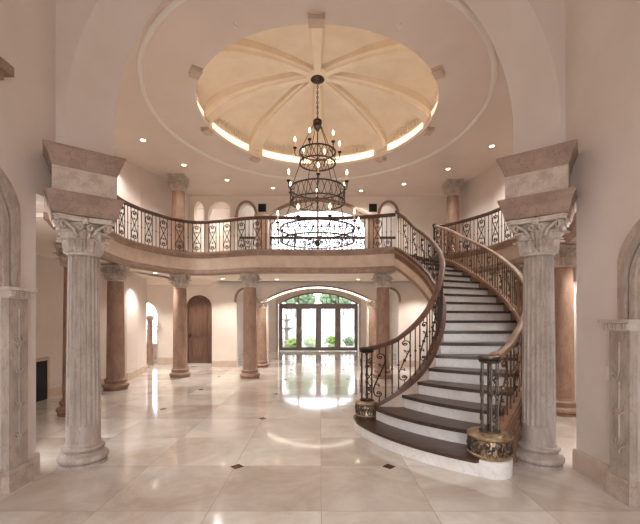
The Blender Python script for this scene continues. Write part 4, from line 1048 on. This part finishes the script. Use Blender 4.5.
downlight(-3.6, 12.75, CZ, 60, 'small downlight in the upper side hall', 'upper side hall downlights', 140)  # lamp added to make the wall behind the arches bright
for x, y in ((-1.8, 14.5), (1.6, 14.5), (-1.8, 17), (1.6, 17)):  # lamps added to make the room beyond the arches bright
    downlight(x, y, 7.7, P_BACK, 'small ceiling downlight in the far room', 'downlights in the far room')
for x, y in ((-1.17, 5.02), (1.1, 5.02)):
    mb = MB(); mb.lathe([(.03, CZ), (.03, CZ-.008), (.012, CZ-.012), (.01, CZ-.035), (.022, CZ-.04), (.001, CZ-.045)], (x, y, 0), 12)
    single(mb, 'ceiling_sprinkler', 'white_trim', 'small ceiling sprinkler head near the dome, %s side' % ('left' if x < 0 else 'right'), 'sprinkler', origin=(x, y, CZ))

# ------------------------------------------------------------------ garden
mb = MB(); mb.box(-30, 30, 18.55, 60, -.2, -.02); struct(mb.build('ground_garden', 'garden_paving', smooth=False))
mb = MB(); mb.box(-12, 12, -14, -2.9, -.2, -.02); struct(mb.build('ground_entry', 'garden_paving', smooth=False))
fn = thing('garden_fence', 'tall white slatted fence at the back of the garden', 'fence', (0, 27, 0))
mb = MB()
for i in range(60): x = -9+i*.3; mb.box(x, x+.24, 27, 27.04, 0, 2.6)
mb.build('slats', 'garden_fence', fn, smooth=False)
mb = MB(); mb.box(-9, 9, 27.04, 27.1, .3, .4); mb.box(-9, 9, 27.04, 27.1, 2.2, 2.3); mb.build('rails', 'garden_fence', fn, smooth=False)
ft = thing('garden_fountain', 'grey tiered stone fountain seen through the left glass door leaf', 'fountain', (-2.05, 22.2, 0))
mb = MB(); mb.lathe([(.75, -.02), (.8, .05), (.78, .35), (.7, .38), (.66, .3), (.1, .25)], (-2.05, 22.2, 0), 24); mb.build('basin', 'garden_stone', ft)
mb = MB(); mb.lathe([(.16, .2), (.12, .5), (.1, .85), (.14, .95), (.48, 1.08), (.5, 1.12), (.12, 1.06), (.08, 1.3), (.1, 1.5), (.3, 1.6), (.3, 1.63), (.07, 1.6), (.06, 1.8), (.09, 1.88), (.01, 1.98)], (-2.05, 22.2, 0), 20); mb.build('tiers', 'garden_stone', ft)
def bush(label, x, y, r, h, m='leaf', n=90, name='garden_shrub', z0=0):
    mb = MB(); rnd = random.Random(int(x*31+y*7))
    for i in range(n):
        a = rnd.random()*2*PI; u = rnd.random(); q = math.sqrt(rnd.random())*r*(math.sin(PI*(.15+.8*u))); c = (x+q*math.cos(a), y+q*math.sin(a), z0+h*u); s = r*.16+rnd.random()*r*.12
        mb.ball(c, s, 5, 3, .8)
    single(mb, name, m, label, 'shrub', origin=(x, y, z0))
bush('low yellow-green shrub in front of the fountain', -1.55, 20.9, .42, .5, 'leaf_pale')
bush('low yellow-green shrub at the middle of the garden doors', -.5, 21.2, .5, .55, 'leaf_pale')
bush('low green shrub right of the middle of the garden doors', .75, 21.4, .5, .6, 'leaf_pale')
bush('small green shrub at the right end of the garden bed', 1.8, 22.5, .4, .5, 'leaf')
for i, (x, y, s_) in enumerate([(-4.9, 29, 1.35), (-1.75, 29.6, 1.2), (1.3, 29.2, 1.2), (4.5, 29, 1.35)]):
    t = thing('garden_tree', ['leafy green tree behind the fence, far left', 'leafy green tree behind the fountain and fence', 'leafy green tree behind the middle of the fence', 'broad green tree behind the right part of the fence'][i], 'tree', (x, y, 0))
    mb = MB(); rnd = random.Random(i)
    for k in range(160):
        a = rnd.random()*2*PI; u = rnd.random(); q = math.sqrt(rnd.random())*s_*math.sin(PI*(.12+.8*u)); mb.ball((x+q*math.cos(a), y+q*math.sin(a), 2.0+2.6*u), .2+rnd.random()*.16, 5, 3)
    mb.build('foliage', 'leaf', t)
    mb = MB(); mb.tube([(x, y, -.02), (x+.05, y, 1.2), (x, y, 2.6)], .12, 8); mb.build('trunk', 'wood_door', t)
